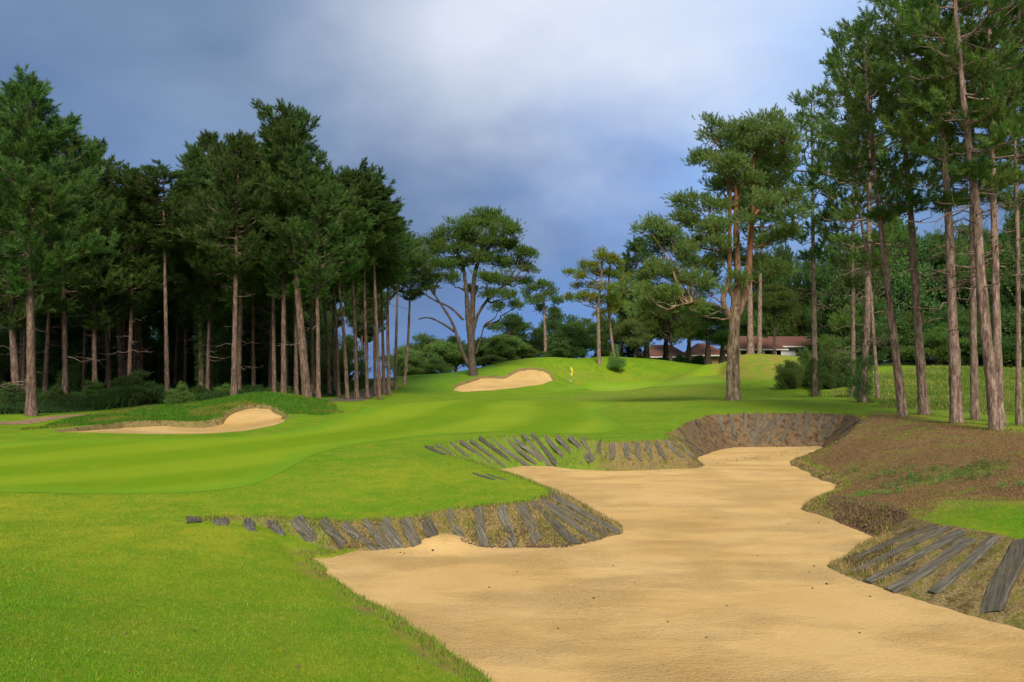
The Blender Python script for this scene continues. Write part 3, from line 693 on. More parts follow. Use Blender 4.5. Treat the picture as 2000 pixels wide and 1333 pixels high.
def z_at(px, py, Y): return P(px, py, Y)[2]
def rot_to(d):
    d = Vector(d).normalized(); return Vector((0, 0, 1)).rotation_difference(d)
from mathutils import Vector, Matrix
tree_count = 0
def pine(path_px, Y, wpx, top, cb, half, crown, label, group=None, name='pine_tree', bark='bark', base_hit=False, spin=None, cat='pine tree', mat=None, ivy=0):
    """path_px: pixels up the trunk at depth Y; top / cb: pixel rows of the tip and of the crown base; half: crown half width in pixels"""
    global tree_count; tree_count += 1
    px0, py0 = path_px[0]
    b = P(px0, py0, Y); b[2] = float(H(np.array(b[0]), np.array(b[1])))
    pts = [b] + [P(x, y, Y) for x, y in path_px[1:]]
    k = F / Y; ptop = pts[-1]; ztop = z_at(px0, top, Y) - .75; d = pts[-1] - pts[-2]; d = d / np.linalg.norm(d); d[0] *= .7; d[1] = rnd.uniform(-.03, .03); d /= np.linalg.norm(d)
    if ztop - .3 > ptop[2]: pts.append(ptop + d * (ztop - .3 - ptop[2]) / d[2])
    rel = np.array(pts) - b
    me, p = trunk_mesh(rel, wpx * .9 / k / 2, .04, M[bark], seed=tree_count)
    root = thing(link(name, None, None, b), label, cat, group)
    link('trunk', me, root)
    zcb = z_at(px0, cb, Y) - b[2]
    i = np.argmin(abs(p[:, 2] - zcb)); c0 = p[i]; c1 = p[-1]; hc = c1[2] - c0[2] + .3
    co = link('crown', crown, root, c0)
    co.rotation_mode = 'QUATERNION'
    q = rot_to(c1 - c0); s = half / k / 2.75
    co.rotation_quaternion = q @ Matrix.Rotation(spin if spin is not None else rnd.uniform(0, 6.28), 3, 'Z').to_quaternion()
    co.scale = (s, s, hc / 10.0)
    if ivy:
        rg = np.random.default_rng(tree_count); n = 260; hh = rg.random(n) ** .8 * ivy; an = rg.random(n) * 6.28
        jj = np.clip(np.searchsorted(p[:, 2], hh), 0, len(p) - 1); rr = wpx / k / 2 * 1.1
        o3 = np.stack([np.cos(an), np.sin(an), np.zeros(n)], 1)
        fv, ft = scatter(LEAF, p[jj] * [1, 1, 0] + np.stack([np.zeros(n), np.zeros(n), hh], 1) + o3 * rr, o3, np.full(n, .55), rg.random(n), rg)
        link('ivy', crown_mesh('ivy', fv, ft, None, M['leaf'], M['bark']), root)
    return root

# --- left wood, the pines in front, left to right
LG = 'tall pines of the left wood'
L = [
 ([(62,810),(60,640),(56,440)],33,21,122,470,118,PN[0],'big dark pine at the left edge with a thick pale trunk rising from the undergrowth'),
 ([(34,775),(24,640),(14,520)],41,17,160,540,100,PN[1],'leaning pine just behind the thick trunk at the left edge'),
 ([(128,770),(126,640),(122,520)],44,13,206,500,95,PN[2],'dark pine second peak from the left edge of the wood'),
 ([(186,765),(184,640),(182,520)],46,12,250,540,84,PN[3],'dark pine on the descending left shoulder of the wood beside the sky gap'),
 ([(238,765),(232,640),(232,520)],50,12,338,560,66,PN[1],'shorter dark pine left of the lone slim pale trunk'),
 ([(327,772),(324,620),(321,465)],46,11,293,470,74,PN[4],'pine with a slim straight bare trunk standing alone in the middle of the left wood'),
 ([(215,762),(211,690),(205,600)],50,10,330,590,52,PF[0],'slim pine with its lower trunk just showing above the leafy bushes on the left'),
 ([(278,760),(275,690),(272,600)],62,10,380,600,52,PF[1],'thin pine trunk in the gloom left of the lone slim pale trunk'),
 ([(394,772),(391,640),(388,560)],52,12,262,545,62,PN[0],'pine with an ivy covered trunk in the middle of the left wood'),
 ([(414,770),(412,640),(410,560)],56,11,236,520,66,PN[2],'pine with dark trunk beside the ivy covered trunk, high rounded crown'),
 ([(457,776),(459,640),(460,560)],44,14,230,520,74,PN[3],'pine with a pinkish trunk behind the crest of the small left mound'),
 ([(496,768),(494,640),(495,560)],54,9,262,520,60,PF[2],'thin dark pine just right of the pinkish trunk behind the left mound'),
 ([(536,772),(534,620),(534,490)],48,10,262,500,58,PN[4],'slender pine left of the tallest pine, its bare trunk reaching high into the crown'),
 ([(560,765),(558,620),(557,520)],56,8,280,540,50,PF[1],'thin pine tucked left of the thickest trunk'),
 ([(600,781),(586,620),(573,470)],45,21,183,520,84,PN[1],'tallest pine of the left wood with the thickest trunk, domed crown against the sky'),
 ([(579,775),(578,640),(576,540)],48,10,290,540,50,PF[0],'slim pine touching the left side of the thickest trunk'),
 ([(622,785),(621,640),(619,520)],44,11,300,560,66,PN[2],'straight pine immediately right of the thickest trunk, nearest the gravel path'),
 ([(613,775),(609,640),(607,540)],52,9,312,560,50,PF[2],'slim pine half hidden between the thickest trunk and its right neighbour'),
 ([(644,772),(638,640),(630,560)],54,8,318,560,54,PF[1],'pine leaning slightly left, first of the row of poles along the path'),
 ([(654,770),(651,640),(652,560)],56,8,330,570,50,PN[0],'dark pole-like pine, second of the row along the path'),
 ([(662,773),(657,640),(651,560)],52,8,316,545,56,PF[0],'pale slim pine, third of the row along the path'),
 ([(679,777),(671,640),(661,550)],49,9,325,540,60,PN[3],'pale pine leaning left with its foot at the left edge of the path'),
 ([(697,772),(694,640),(688,545)],51,10,300,540,66,PN[4],'pine with tapering pale trunk in the middle of the path-side row'),
 ([(718,772),(713,620),(711,480)],52,8,306,500,62,PN[1],'slim bare pine with its foot at the right edge of the path'),
 ([(733,769),(731,640),(729,560)],56,7,330,560,48,PF[1],'thin pine behind the very straight tall pole at the right of the wood'),
 ([(742,772),(735,620),(726,420)],52,9,322,450,58,PN[0],'tall straight bare pole with high crown near the right end of the left wood'),
 ([(750,765),(747,640),(745,540)],58,8,362,545,52,PF[2],'dark pine just left of the last trunk of the left wood'),
 ([(760,766),(757,640),(758,530)],57,9,400,545,56,PN[2],'last pine at the right end of the left wood, beside the open sky'),
]
for i_, a in enumerate(L): pine(a[0], a[1], a[2], a[3] + 14, a[4] + (12 if a[0][0][0] > 330 or 'slim' in a[7] else 105), a[5] * 1.12, a[6], a[7], LG, bark='barkshade', ivy=4.5 if 'ivy' in a[7] else 0)
# crowns that close the wood on its right side
pine([(772,760),(774,650),(776,580)],66,8,430,560,52,PF[0],'dark low pine filling the corner where the left wood meets the sky', LG)
pine([(790,756),(797,670),(800,600)],72,8,462,590,46,PN[3],'bushy dark pine crown leaning toward the big spreading pine', LG)

# rows deeper in the left wood
def copy_tree(root, loc, rz, s, label, group):
    r = root.copy(); C.objects.link(r); r.location = [float(v) for v in loc]; r.rotation_euler = (0, 0, rz); r.scale = (s, s, s); r['label'] = label; r['group'] = group
    for ch in list(root.children):
        c = ch.copy(); C.objects.link(c); c.parent = r
    return r
def deep_pine(Xp, Y, h, cbf, crown, wid, label, group, r0=.17):
    """a pine by world position"""
    global tree_count; tree_count += 1
    z = float(H(np.array(Xp), np.array(Y))); b = np.array((Xp, Y, z)); lean = rnd.uniform(-.03, .03)
    rel = np.array([(0, 0, 0), (lean * h * .5, 0, h * .5), (lean * h, 0, h - .3)])
    me, p = trunk_mesh(rel, r0, .04, M['barkshade'], n=8, seed=tree_count)
    root = thing(link('pine_tree', None, None, b), label, 'pine tree', group); link('trunk', me, root)
    co = link('crown', crown, root, (lean * h * cbf, 0, h * cbf)); co.scale = (wid / 2.75, wid / 2.75, h * (1 - cbf) / 10.0); co.rotation_euler = (0, 0, rnd.uniform(0, 6.28))
    return root
LD = 'pines deep in the left wood'
src = [deep_pine(-34 + 2 * k, 58 + 3 * k, 15.5, .38, [PF[0], PF[1], PF[2], PN[2]][k], 3.0, 'dark pine standing deep in the left wood behind the front row of trunks', LD) for k in range(4)]
spots = []
def deep_ok(x, y): return all((x - a) ** 2 + (y - b) ** 2 > 7.5 for a, b in spots)
tries = 0
while len(spots) < 62 and tries < 4000:
    tries += 1
    y = rnd.uniform(46, 98); px = rnd.uniform(-160, 735 - (y - 46) * .35); x = slopes(px, 700)[0] * y
    if y < 52 and px > 560: continue
    if px > 610 and y < 72: continue
    if deep_ok(x, y): spots.append((x, y))
for k, (x, y) in enumerate(spots):
    s_ = rnd.uniform(.78, 1.05)
    copy_tree(src[k % 4], (x, y, float(H(np.array(x), np.array(y)))), rnd.uniform(0, 6.28), s_, 'dark pine standing deep in the left wood behind the front row of trunks', LD)

# --- right hand pines
RG = 'tall pines of the right wood'
R_ = [
 ([(1592,777),(1590,620),(1588,480)],55,14,166,420,80,PO[0],'ivy footed pine in front of the round bush, first right of the spreading pine'),
 ([(1666,776),(1666,640),(1666,510)],52,11,210,470,70,PO[1],'slim straight pine with an ivy sleeve, between the bush and the left-bowing trunk'),
 ([(1684,786),(1693,640),(1697,486)],45,18,80,430,100,PO[2],'grey barked pine bowing right with a dark flared foot beside the ivy sleeved pine'),
 ([(1764,815),(1738,600),(1716,403),(1697,230)],32,19,20,340,92,PO[3],'pine leaning strongly left with its foot at the end of the plank bank'),
 ([(1805,810),(1790,600),(1778,400),(1768,283)],33.5,21,-60,330,120,PO[0],'upright stout pine second from the plank bank with gently curved trunk'),
 ([(1869,827),(1860,600),(1852,400),(1843,299)],28,25,-130,330,135,PO[1],'thickest upright pine trunk on the needle ground, alone amid the right group'),
 ([(1905,830),(1901,640),(1899,480)],30,17,-60,300,110,PO[2],'darker pine trunk just left of the crossing pair at the right'),
 ([(1947,840),(1922,620),(1906,400),(1880,180)],25,26,-200,260,140,PO[3],'nearest pine leaning left, front trunk of the crossing pair at the right'),
 ([(1953,834),(1946,620),(1941,400),(1936,190)],26.5,20,-180,280,130,PO[0],'upright pine behind the nearest leaning trunk, rear one of the crossing pair'),
 ([(1990,832),(1989,640),(1988,500)],28,12,-60,330,100,PO[1],'slim pine at the right edge of the picture'),
 ([(2080,820),(2070,600),(2060,400)],30,20,-60,360,140,PO[2],'pine just outside the right edge whose branches reach into view'),
]
for a in R_: pine(a[0], a[1], a[2], a[3], a[4] + 85, a[5] * 1.1, a[6], a[7], RG, ivy=2.6 if 'ivy' in a[7] else 0)
pine([(1466,694),(1464,540),(1462,400)],90,15,240,420,80,PF[1],'pale pine trunk rising behind the yellowish mound right of the spreading pine', RG)
pine([(1483,694),(1484,600),(1486,500)],98,12,300,480,60,PF[0],'dark thin pine next to the pale trunk behind the yellowish mound', RG)
pine([(1715,790),(1700,560),(1668,330)],48,8,60,300,60,PO[3],'slender pale forked pine among the branches left of the leaning trunk', RG)
pine([(1246,705),(1245,640),(1244,580)],112,7,462,600,46,PF[2],'dark pointed conifer behind the yellow green pine', 'trees behind the green')

# ------------------------------------------------------------------ hero trees: limbs and foliage masses placed one by one
def hero(px0, py0, Y, stems, pads, seed, leafm, bark, label, group=None, depth=1.5, dens=26, ssc=1.0, tpl=NEEDLE_S, cat='pine tree', name='pine_tree', flat=.62, w0=.6, twig=7, limb_r=1.0, grow=1.16):
    """stems: list of (pixel path, start width px, end width px); pads: (px, py, r px[, dy])"""
    rg = random.Random(seed); b = P(px0, py0, Y); b[2] = float(H(np.array(b[0]), np.array(b[1]))); k = F / Y
    root = thing(link(name, None, None, b), label, cat, group)
    sk = []; vb = []
    lines = []
    for path, w0_, w1_ in stems:
        dy = rg.uniform(-.5, .5) if len(vb) else 0; pts = []
        for i, q in enumerate(path):
            yy = Y + (q[2] if len(q) > 2 else dy * i / len(path)); pts.append(P(q[0], q[1], yy) - b)
        pts = np.array(pts)
        if not vb: pts[0] = (0, 0, -.2)
        seg = np.r_[0, np.cumsum(np.linalg.norm(np.diff(pts, axis=0), axis=1))]; m = max(6, int(seg[-1] / .3)); s = np.linspace(0, seg[-1], m)
        p = np.stack([np.interp(s, seg, pts[:, i]) for i in range(3)], 1)
        for _ in range(4): p[1:-1] = (p[:-2] + 2 * p[1:-1] + p[2:]) / 4
        r = np.linspace(w0_, w1_, m) / k / 2
        if not vb: r = r + .10 * r[0] * np.exp(-s / .5) * 3
        rr = np.random.default_rng(seed + len(vb)); lines.append((p, r * (1 + .04 * rr.normal(size=m)), 12)); vb.append(1); sk.append(p)
    v, f = tubes_np(lines); v += np.random.default_rng(seed).normal(0, .012, v.shape)
    link('trunk', mesh_np('trunk', v, f.reshape(-1), 4, M[bark], True), root)
    allp = np.concatenate(sk[0:]); pl, limbs = [], []
    for i, q in enumerate(pads):
        r = q[2] / k * grow; dy = q[3] if len(q) > 3 else rg.uniform(-1, 1) * depth * (1.0 if r > .8 else .6)
        c = P(q[0], q[1], Y + dy) - b; pl.append((c, (r, r, r * flat)))
        # attach below the mass on the nearest stem
        dd = np.linalg.norm(allp - c - np.array((0, 0, -1.0)), axis=1) + np.where(allp[:, 2] > c[2] - .2, 3.0, 0) + np.where(allp[:, 2] < .25 * c[2], 20, 0)
        a = allp[int(np.argmin(dd))]
        Ln = np.linalg.norm(c - a)
        rr = np.random.default_rng(seed * 7 + i)
        limbs.append((curve(a, c - np.array([0, 0, r * .25]), -.06 * Ln, 7, rr, .035 * Ln), np.linspace(.045 + .016 * Ln, .018, 7) * limb_r, 6))
    link('crown', pad_crown(seed, pl, limbs, tpl, leafm, bark, dens, ssc, twig), root)
    return root
# spreading Scots pine with the looped fork
hero(1432, 783, 46,
 [([(1432,783),(1431,730),(1432,680),(1434,640),(1437,600)],27,21),
  ([(1436,620),(1441,560),(1440,500),(1437,430),(1438,370),(1430,310)],15,6),
  ([(1438,622),(1454,590),(1462,540),(1466,470),(1472,400),(1470,330),(1478,290)],14,6),
  ([(1434,632),(1418,606),(1407,592),(1410,574),(1424,560),(1427,540)],13,9),
  ([(1427,545),(1423,520),(1426,480),(1424,420),(1428,370),(1410,320)],9,5),
  ([(1430,612),(1434,596),(1432,576),(1424,560)],7,6),
  ([(1420,606),(1396,596,-1),(1362,588,-2),(1320,598,-3)],6,2.5),
  ([(1466,430),(1490,400,1),(1515,385,1.5)],7,3)],
 [(1388,251,20),(1402,268,22),(1460,256,34),(1497,240,30),(1530,268,28),(1377,316,28),(1423,322,34),(1479,290,34),(1512,312,30),(1451,353,28),(1405,363,28),(1350,392,24),(1386,404,28),(1270,440,16),(1290,452,20),
  (1313,462,24),(1353,442,28),(1395,442,26),(1286,486,24),(1332,488,26),(1370,478,22),(1488,395,26),(1530,386,28),(1488,470,28),(1530,460,28),(1377,521,28),(1423,500,26),(1330,545,24),(1372,556,22),(1474,508,28),(1290,578,22),(1252,548,18),
  (1510,530,30),(1310,602,20),(1345,590,20),(1270,520,20),(1225,566,16),(1440,400,20),(1535,330,24),(1550,420,24),(1415,455,20),(1255,600,16),(1440,545,18),(1300,535,24,-1.5),(1265,572,18,-2),(1335,515,24,-1),(1360,548,24,-1.8),(1315,575,20,-2.6),(1352,600,18,-2.2),(1392,572,16,-1.6),(1280,470,18),(1255,450,14),(1325,425,20),(1400,480,22,-1.5),(1450,430,20,-1.6),(1500,360,24)],
 501, 'scots', 'barkscots', 'spreading pine with looped fork and orange upper limbs standing alone beyond the bunker', None, 1.9, 34, 1.0, flat=.55, limb_r=.62, grow=1.2)
# big spreading pine by the green
hero(925, 735, 80,
 [([(925,735),(921,700),(920,660),(922,620),(924,580),(926,540),(940,490)],17,6),
  ([(919,670),(914,620),(911,570),(905,520),(890,480)],12,4),
  ([(920,668),(930,620),(944,596),(964,572),(990,555)],8,3),
  ([(915,712),(903,690),(892,655),(884,630),(868,605),(848,575)],8,3),
  ([(893,652),(868,634),(836,618),(818,624)],5,2),
  ([(905,625),(880,600),(850,588),(828,575)],5,2),
  ([(930,690),(940,660),(944,640)],4,2)],
 [(948,430,28),(972,430,22),(908,446,28),(935,440,26),(875,460,26),(985,449,24),(1003,452,18),(832,476,22),(849,489,26),(889,486,28),(922,474,28),(961,474,28),(994,482,26),(1020,492,20),(1036,500,13),
  (832,515,24),(862,520,24),(895,516,24),(935,508,26),(974,510,26),(1010,517,22),(1034,527,14),(845,543,20),(880,548,18),(948,542,22),(981,548,22),(1014,550,18),(832,563,13),(961,576,18),(994,578,18),(930,565,16),(820,500,18),(1005,598,14),(975,600,14)],
 502, 'needle2', 'barkdark', 'broad domed pine with several dark stems standing on the rise left of the green bunker', None, 2.2, 24, 1.1, flat=.6, limb_r=1.3)
hero(1170, 702, 96,
 [([(1170,702),(1169,650),(1168,600),(1174,550),(1176,510)],8,4),([(1200,700,2),(1193,650,2),(1188,600,1.5),(1189,550,1),(1192,510,1)],6,3)],
 [(1179,503,18),(1153,519,18),(1199,512,16),(1116,532,10),(1139,541,14),(1172,536,18),(1202,538,18),(1189,563,14),(1146,583,18),(1172,589,16),(1116,584,11),(1200,583,16),(1169,614,12),(1215,560,12),(1210,600,12),(1128,560,10),(1160,560,12),(1190,610,10)],
 503, 'yellow', 'bark', 'twin stemmed pine with yellow green foliage on the crest behind the flag', None, 1.8, 24, 1.1)
hero(1066, 700, 102,
 [([(1066,700),(1065,660),(1063,620),(1061,580)],7,4)],
 [(1060,556,14),(1078,570,14),(1044,563,14),(1087,590,12),(1045,590,14),(1067,583,14),(1034,585,10),(1055,606,12),(1084,608,9),(1022,572,9)],
 504, 'needle2', 'bark', 'small umbrella shaped pine between the big domed pine and the yellow green pine', None, 1.5, 22, 1.1)

# ------------------------------------------------------------------ background trees and shrubs (normalised: 2 m radius)
def blob_pads(seed, R=2.0, Hh=4.0, n=34, base=.2, r=(.32, .85)):
    rg = np.random.default_rng(seed); out = []
    for i in range(n):
        z = base + (Hh - base) * rg.random() ** .8; t = z / Hh
        Rt = R * math.sqrt(max(0.04, 1 - (max(0, t - .35) / .65) ** 2)) * (.75 + .25 * min(1, t / .35)); an = i * 2.399 + rg.normal(0, .4); q = Rt * rg.uniform(.35, 1.08)
        rr = rg.uniform(*r); out.append(((math.cos(an) * q, math.sin(an) * q, max(z - rr * .5, rr * .4)), (rr, rr, rr * .7)))
    return out
def bg_crown(seed, leafm, tpl, dens, ssc, **k):
    pads = blob_pads(seed, **k); limbs = []
    for c, r in pads:
        c = np.array(c); limbs.append((curve(np.array((0, 0, c[2] * .35)), c, -.1, 5, np.random.default_rng(seed), .08), np.linspace(.07, .02, 5), 4))
    return pad_crown(seed, pads, limbs, tpl, leafm, 'barkdark', dens, ssc, 4)
BL = [bg_crown(81, 'leaf', LEAF, 22, 1.0), bg_crown(82, 'leaf', LEAF_B, 18, .8), bg_crown(83, 'leaf2', LEAF, 22, 1.0)]
BP = [bg_crown(91, 'needle2', NEEDLE_S, 24, .85, n=38), bg_crown(92, 'scots', NEEDLE_S, 24, .85, n=32, Hh=3.4), bg_crown(93, 'needle', NEEDLE_S, 26, .85, n=38, Hh=4.6), bg_crown(94, 'leaf', NEEDLE_S, 24, .95, n=36)]
print('bg', [len(m.polygons) for m in BL + BP])
def bush_crown(seed, leafm, dens, ssc, n=34):
    rg = np.random.default_rng(seed); pads, limbs = [], []
    for i in range(n):
        an = rg.random() * 6.283; q = 2.15 * rg.random() ** .6; top = 3.9 * (1 - (q / 2.6) ** 2) * rg.uniform(.35, 1.08); rr = rg.uniform(.22, .55)
        c = np.array((math.cos(an) * q, math.sin(an) * q, max(top, .3))); pads.append((c, (rr, rr, rr * .9)))
        if i % 2 == 0: limbs.append((curve(np.array((c[0] * .15, c[1] * .15, 0)), c + np.array((0, 0, .3)), .0, 6, rg, .10), np.linspace(.05, .015, 6), 4))
        for f in (.35, .68): pads.append((c * np.array((1, 1, f)), (rr * 1.2, rr * 1.2, rr)))
    return pad_crown(seed, pads, limbs, LEAF, leafm, 'barkdark', dens, ssc, 3)
BB = [bush_crown(301, 'leaf', 16, .95), bush_crown(302, 'leaf', 16, .85), bush_crown(303, 'leaf2', 15, .85)]
SAP = bush_crown(305, 'leaf2', 3.2, 1.1, 16)
def bg_tree(px, top, Y, halfw, mesh, label, group, stem=0.0, base=None, name='tree', cat='tree', spin=None, trunkw=.22, Xp=None):
    """stem: share of the height that is bare trunk"""
    global tree_count; tree_count += 1
    x = slopes(px, 700)[0] * Y; z = float(H(np.array(x), np.array(Y))); ht = z_at(px, top, Y) - z; b = (x, Y, z)
    root = thing(link(name, None, None, b), label, cat, group)
    hc = ht * (1 - stem); s = halfw / (F / Y) / 2.2
    if name != 'bush':
        me, p = trunk_mesh([(0, 0, 0), (.1, 0, ht * .4), (0, 0, ht * .8)], trunkw, .05, M['barkdark'], n=9, seed=tree_count); link('trunk', me, root)
    c = link('crown' if name != 'bush' else 'foliage', mesh, root, (0, 0, ht * stem)); zz = {'': 4}.get('', 4.0)
    c.scale = (s, s, hc / 4.3); c.rotation_euler = (0, 0, spin if spin is not None else rnd.uniform(0, 6.28))
    return root
G1 = 'trees behind the green'; G2 = 'trees behind the right hand pines'; G3 = 'understorey of the left wood'
# left of and behind the big domed pine, low at the gap and rising to the right
for a in [
 (795,668,98,42,BP[1],'pale rounded pine at the sky gap just right of the left wood'),(830,652,104,44,BP[0],'grey green bushy tree behind the left limbs of the big domed pine'),(862,664,100,34,BL[2],'light green bush left of the foot of the big domed pine'),
 (800,690,90,30,BL[2],'small light green shrub at the left foot of the tree belt'),(842,694,90,34,BP[1],'low shrub before the grey green tree left of the domed pine'),(890,656,106,36,BP[3],'dark bushy tree directly behind the stems of the big domed pine'),(945,662,100,34,BL[1],'dark leafy tree just right of the stems of the big domed pine'),
 (985,652,96,36,BL[2],'rounded fresh green tree on the mound behind the green bunker'),(960,690,93,26,BP[1],'low blue green shrub behind the green bunker'),(1020,672,99,30,BP[0],'shrubby tree between the fresh green tree and the small umbrella pine'),
 (1000,622,112,40,BP[2],'dark tree filling below the right arm of the big domed pine'),(1045,640,112,34,BP[3],'dark rounded tree behind the small umbrella pine'),(1112,640,103,40,BL[1],'large rounded dark glossy tree between the two small pines'),(1092,668,99,24,BL[0],'lower dark shrub left of the rounded glossy tree'),
 (1140,622,116,40,BP[0],'olive tree behind the rounded glossy tree'),(1180,650,112,34,BP[2],'very dark tree behind the yellow green pine trunks'),(1225,640,116,34,BP[2],'very dark tree right of the yellow green pine trunks'),(1090,600,124,36,BP[3],'distant tree top between the two small pines'),
 (1215,560,114,38,BP[0],'green pine mass right of the yellow green pine'),(1265,528,112,44,BP[1],'green layered pine mass left of the spreading pine'),(1310,560,108,44,BP[0],'layered pine foliage behind the left branches of the spreading pine'),(1240,610,108,34,BP[1],'blue green tree below the dark pointed conifer'),
]: bg_tree(a[0], a[1], a[2], a[3] * 1.12, a[4], a[5], G1, .05 if a[1] > 630 else .22)
# dark trunked evergreens in front of the clubhouse
for a in [(1300,592,116,50,BP[1],'blue green spreading evergreen over the left end of the clubhouse roof'),(1382,600,112,46,BP[2],'dark evergreen with a black trunk in front of the clubhouse roof'),(1410,618,114,40,BP[2],'second dark evergreen beside the spreading pine trunk before the clubhouse'),(1262,606,112,40,BP[0],'dark evergreen just left of the clubhouse roof'),(1345,585,126,50,BP[3],'tall evergreen behind the clubhouse roof')]:
    bg_tree(a[0], a[1], a[2], a[3], a[4], a[5], 'evergreens by the clubhouse', .40, trunkw=.55)
bg_tree(1512, 556, 118, 50, BP[0], 'olive evergreen overhanging the right end of the clubhouse roof', 'evergreens by the clubhouse', .62, trunkw=.3)
# right hand belt
k = 0
for a in [(1520,600,146,50),(1700,640,88,46),(1745,625,92,50),(1830,640,84,50),(1880,630,86,50),(1940,640,82,50),(2000,610,82,50),(1560,600,146,50),(1480,600,150,44),(1640,560,120,56),(1860,500,112,60),(1930,450,116,66),(1490,520,150,56),(1545,478,150,62),(1500,560,152,50),(1570,560,144,56),(1620,500,142,60),(1610,610,142,44),(1670,520,108,58),(1655,600,98,44),(1720,480,112,66),(1720,590,96,50),(1775,520,104,62),(1790,610,92,48),(1830,480,108,66),(1850,590,90,54),(1890,520,100,62),
          (1915,600,88,50),(1950,500,98,66),(1975,600,86,54),(2030,480,96,70),(2040,600,84,56),(2100,520,90,70),(2160,560,84,70),(1760,440,124,60),(1880,440,120,66),(2000,430,112,70),(1680,450,126,56)]:
    labs = ['dark evergreen in the belt behind the right hand pine trunks', 'dense green tree in the belt behind the right hand pine trunks']
    bg_tree(a[0], a[1], a[2], a[3] * 1.1, [BP[2], BP[3], BL[1], BP[0]][k % 4], labs[k % 2], G2, .0 if a[1] > 540 else .06); k += 1
# bushes beside the right pines
for a in [(1628,662,66,42,BB[2],'big rounded bush between the pine with the ivy foot and the slim ivy sleeved pine'),(1578,684,68,34,BB[2],'light green bush left of the big rounded bush on the right'),(1540,693,66,30,BP[1],'blue green bushy young pine at the left end of the bushes'),(1610,690,64,26,BB[0],'dark bush in front of the big rounded bush'),(1655,700,64,20,BB[0],'dark low bush under the slim ivy sleeved pine'),
          (1330,692,118,18,BB[2],'small yellow green bush below the clubhouse wall'),(1290,698,114,16,BB[1],'low dark hedge bush at the left end of the clubhouse wall'),(1368,694,118,18,BB[0],'dark hedge bush under the clubhouse eaves'),(1250,696,110,22,BB[0],'low rusty green bush on the slope left of the clubhouse')]:
    bg_tree(a[0], a[1], a[2], a[3], a[4], a[5], 'bushes on the right', 0, name='bush', cat='bush')
bg_tree(1207, 674, 95, 17, SAP, 'tiny pale green sapling standing on the crest right of the yellow green pine', None, .12, name='sapling', cat='sapling', trunkw=.05)
# left wood: bushes at the foot and dark trees closing the back
for a in [(262,722,43,44,BB[1],'broad leafy bush behind the left mound, largest bush in the left wood'),(352,748,42,24,BB[2],'yellowish leafy bush at the foot of the lone slim trunk'),(310,752,44,20,BB[0],'low dark bush between the broad bush and the lone slim trunk'),(440,750,48,20,BB[2],'light leaved shrub beside the pinkish trunk behind the mound'),
          (545,748,50,22,BB[2],'light leaved shrub left of the thickest trunk'),(505,752,50,18,BB[0],'dark shrub behind the crest of the small mound'),(180,745,44,30,BB[0],'dark bush in the shade on the left'),(110,752,42,26,BB[1],'dark bush right of the thick trunk at the left edge'),(15,748,40,30,BB[0],'dark bush at the far left edge'),
          (152,700,52,34,BB[0],'multi stemmed dark shrub with pale bare stems in the left wood'),(395,752,48,16,BB[0],'dark shrub at the foot of the ivy covered trunk')]:
    bg_tree(a[0], a[1], a[2], a[3], a[4], a[5], 'bushes at the foot of the left wood', 0, name='bush', cat='bush')
for i in range(46):
    px = -60 + (i % 23) * 33 + rnd.uniform(-14, 14); Y = 66 + 34 * (i // 23) + rnd.uniform(-6, 6)
    if px > 560 and rnd.random() < .35: continue
    if px > 640 and i % 2: continue
    bg_tree(px, rnd.uniform(560, 655), Y, rnd.uniform(30, 48), [BP[2], BB[0], BP[3], BB[1]][i % 4], 'dark understorey tree in the shade far behind the left wood trunks', G3, .03)

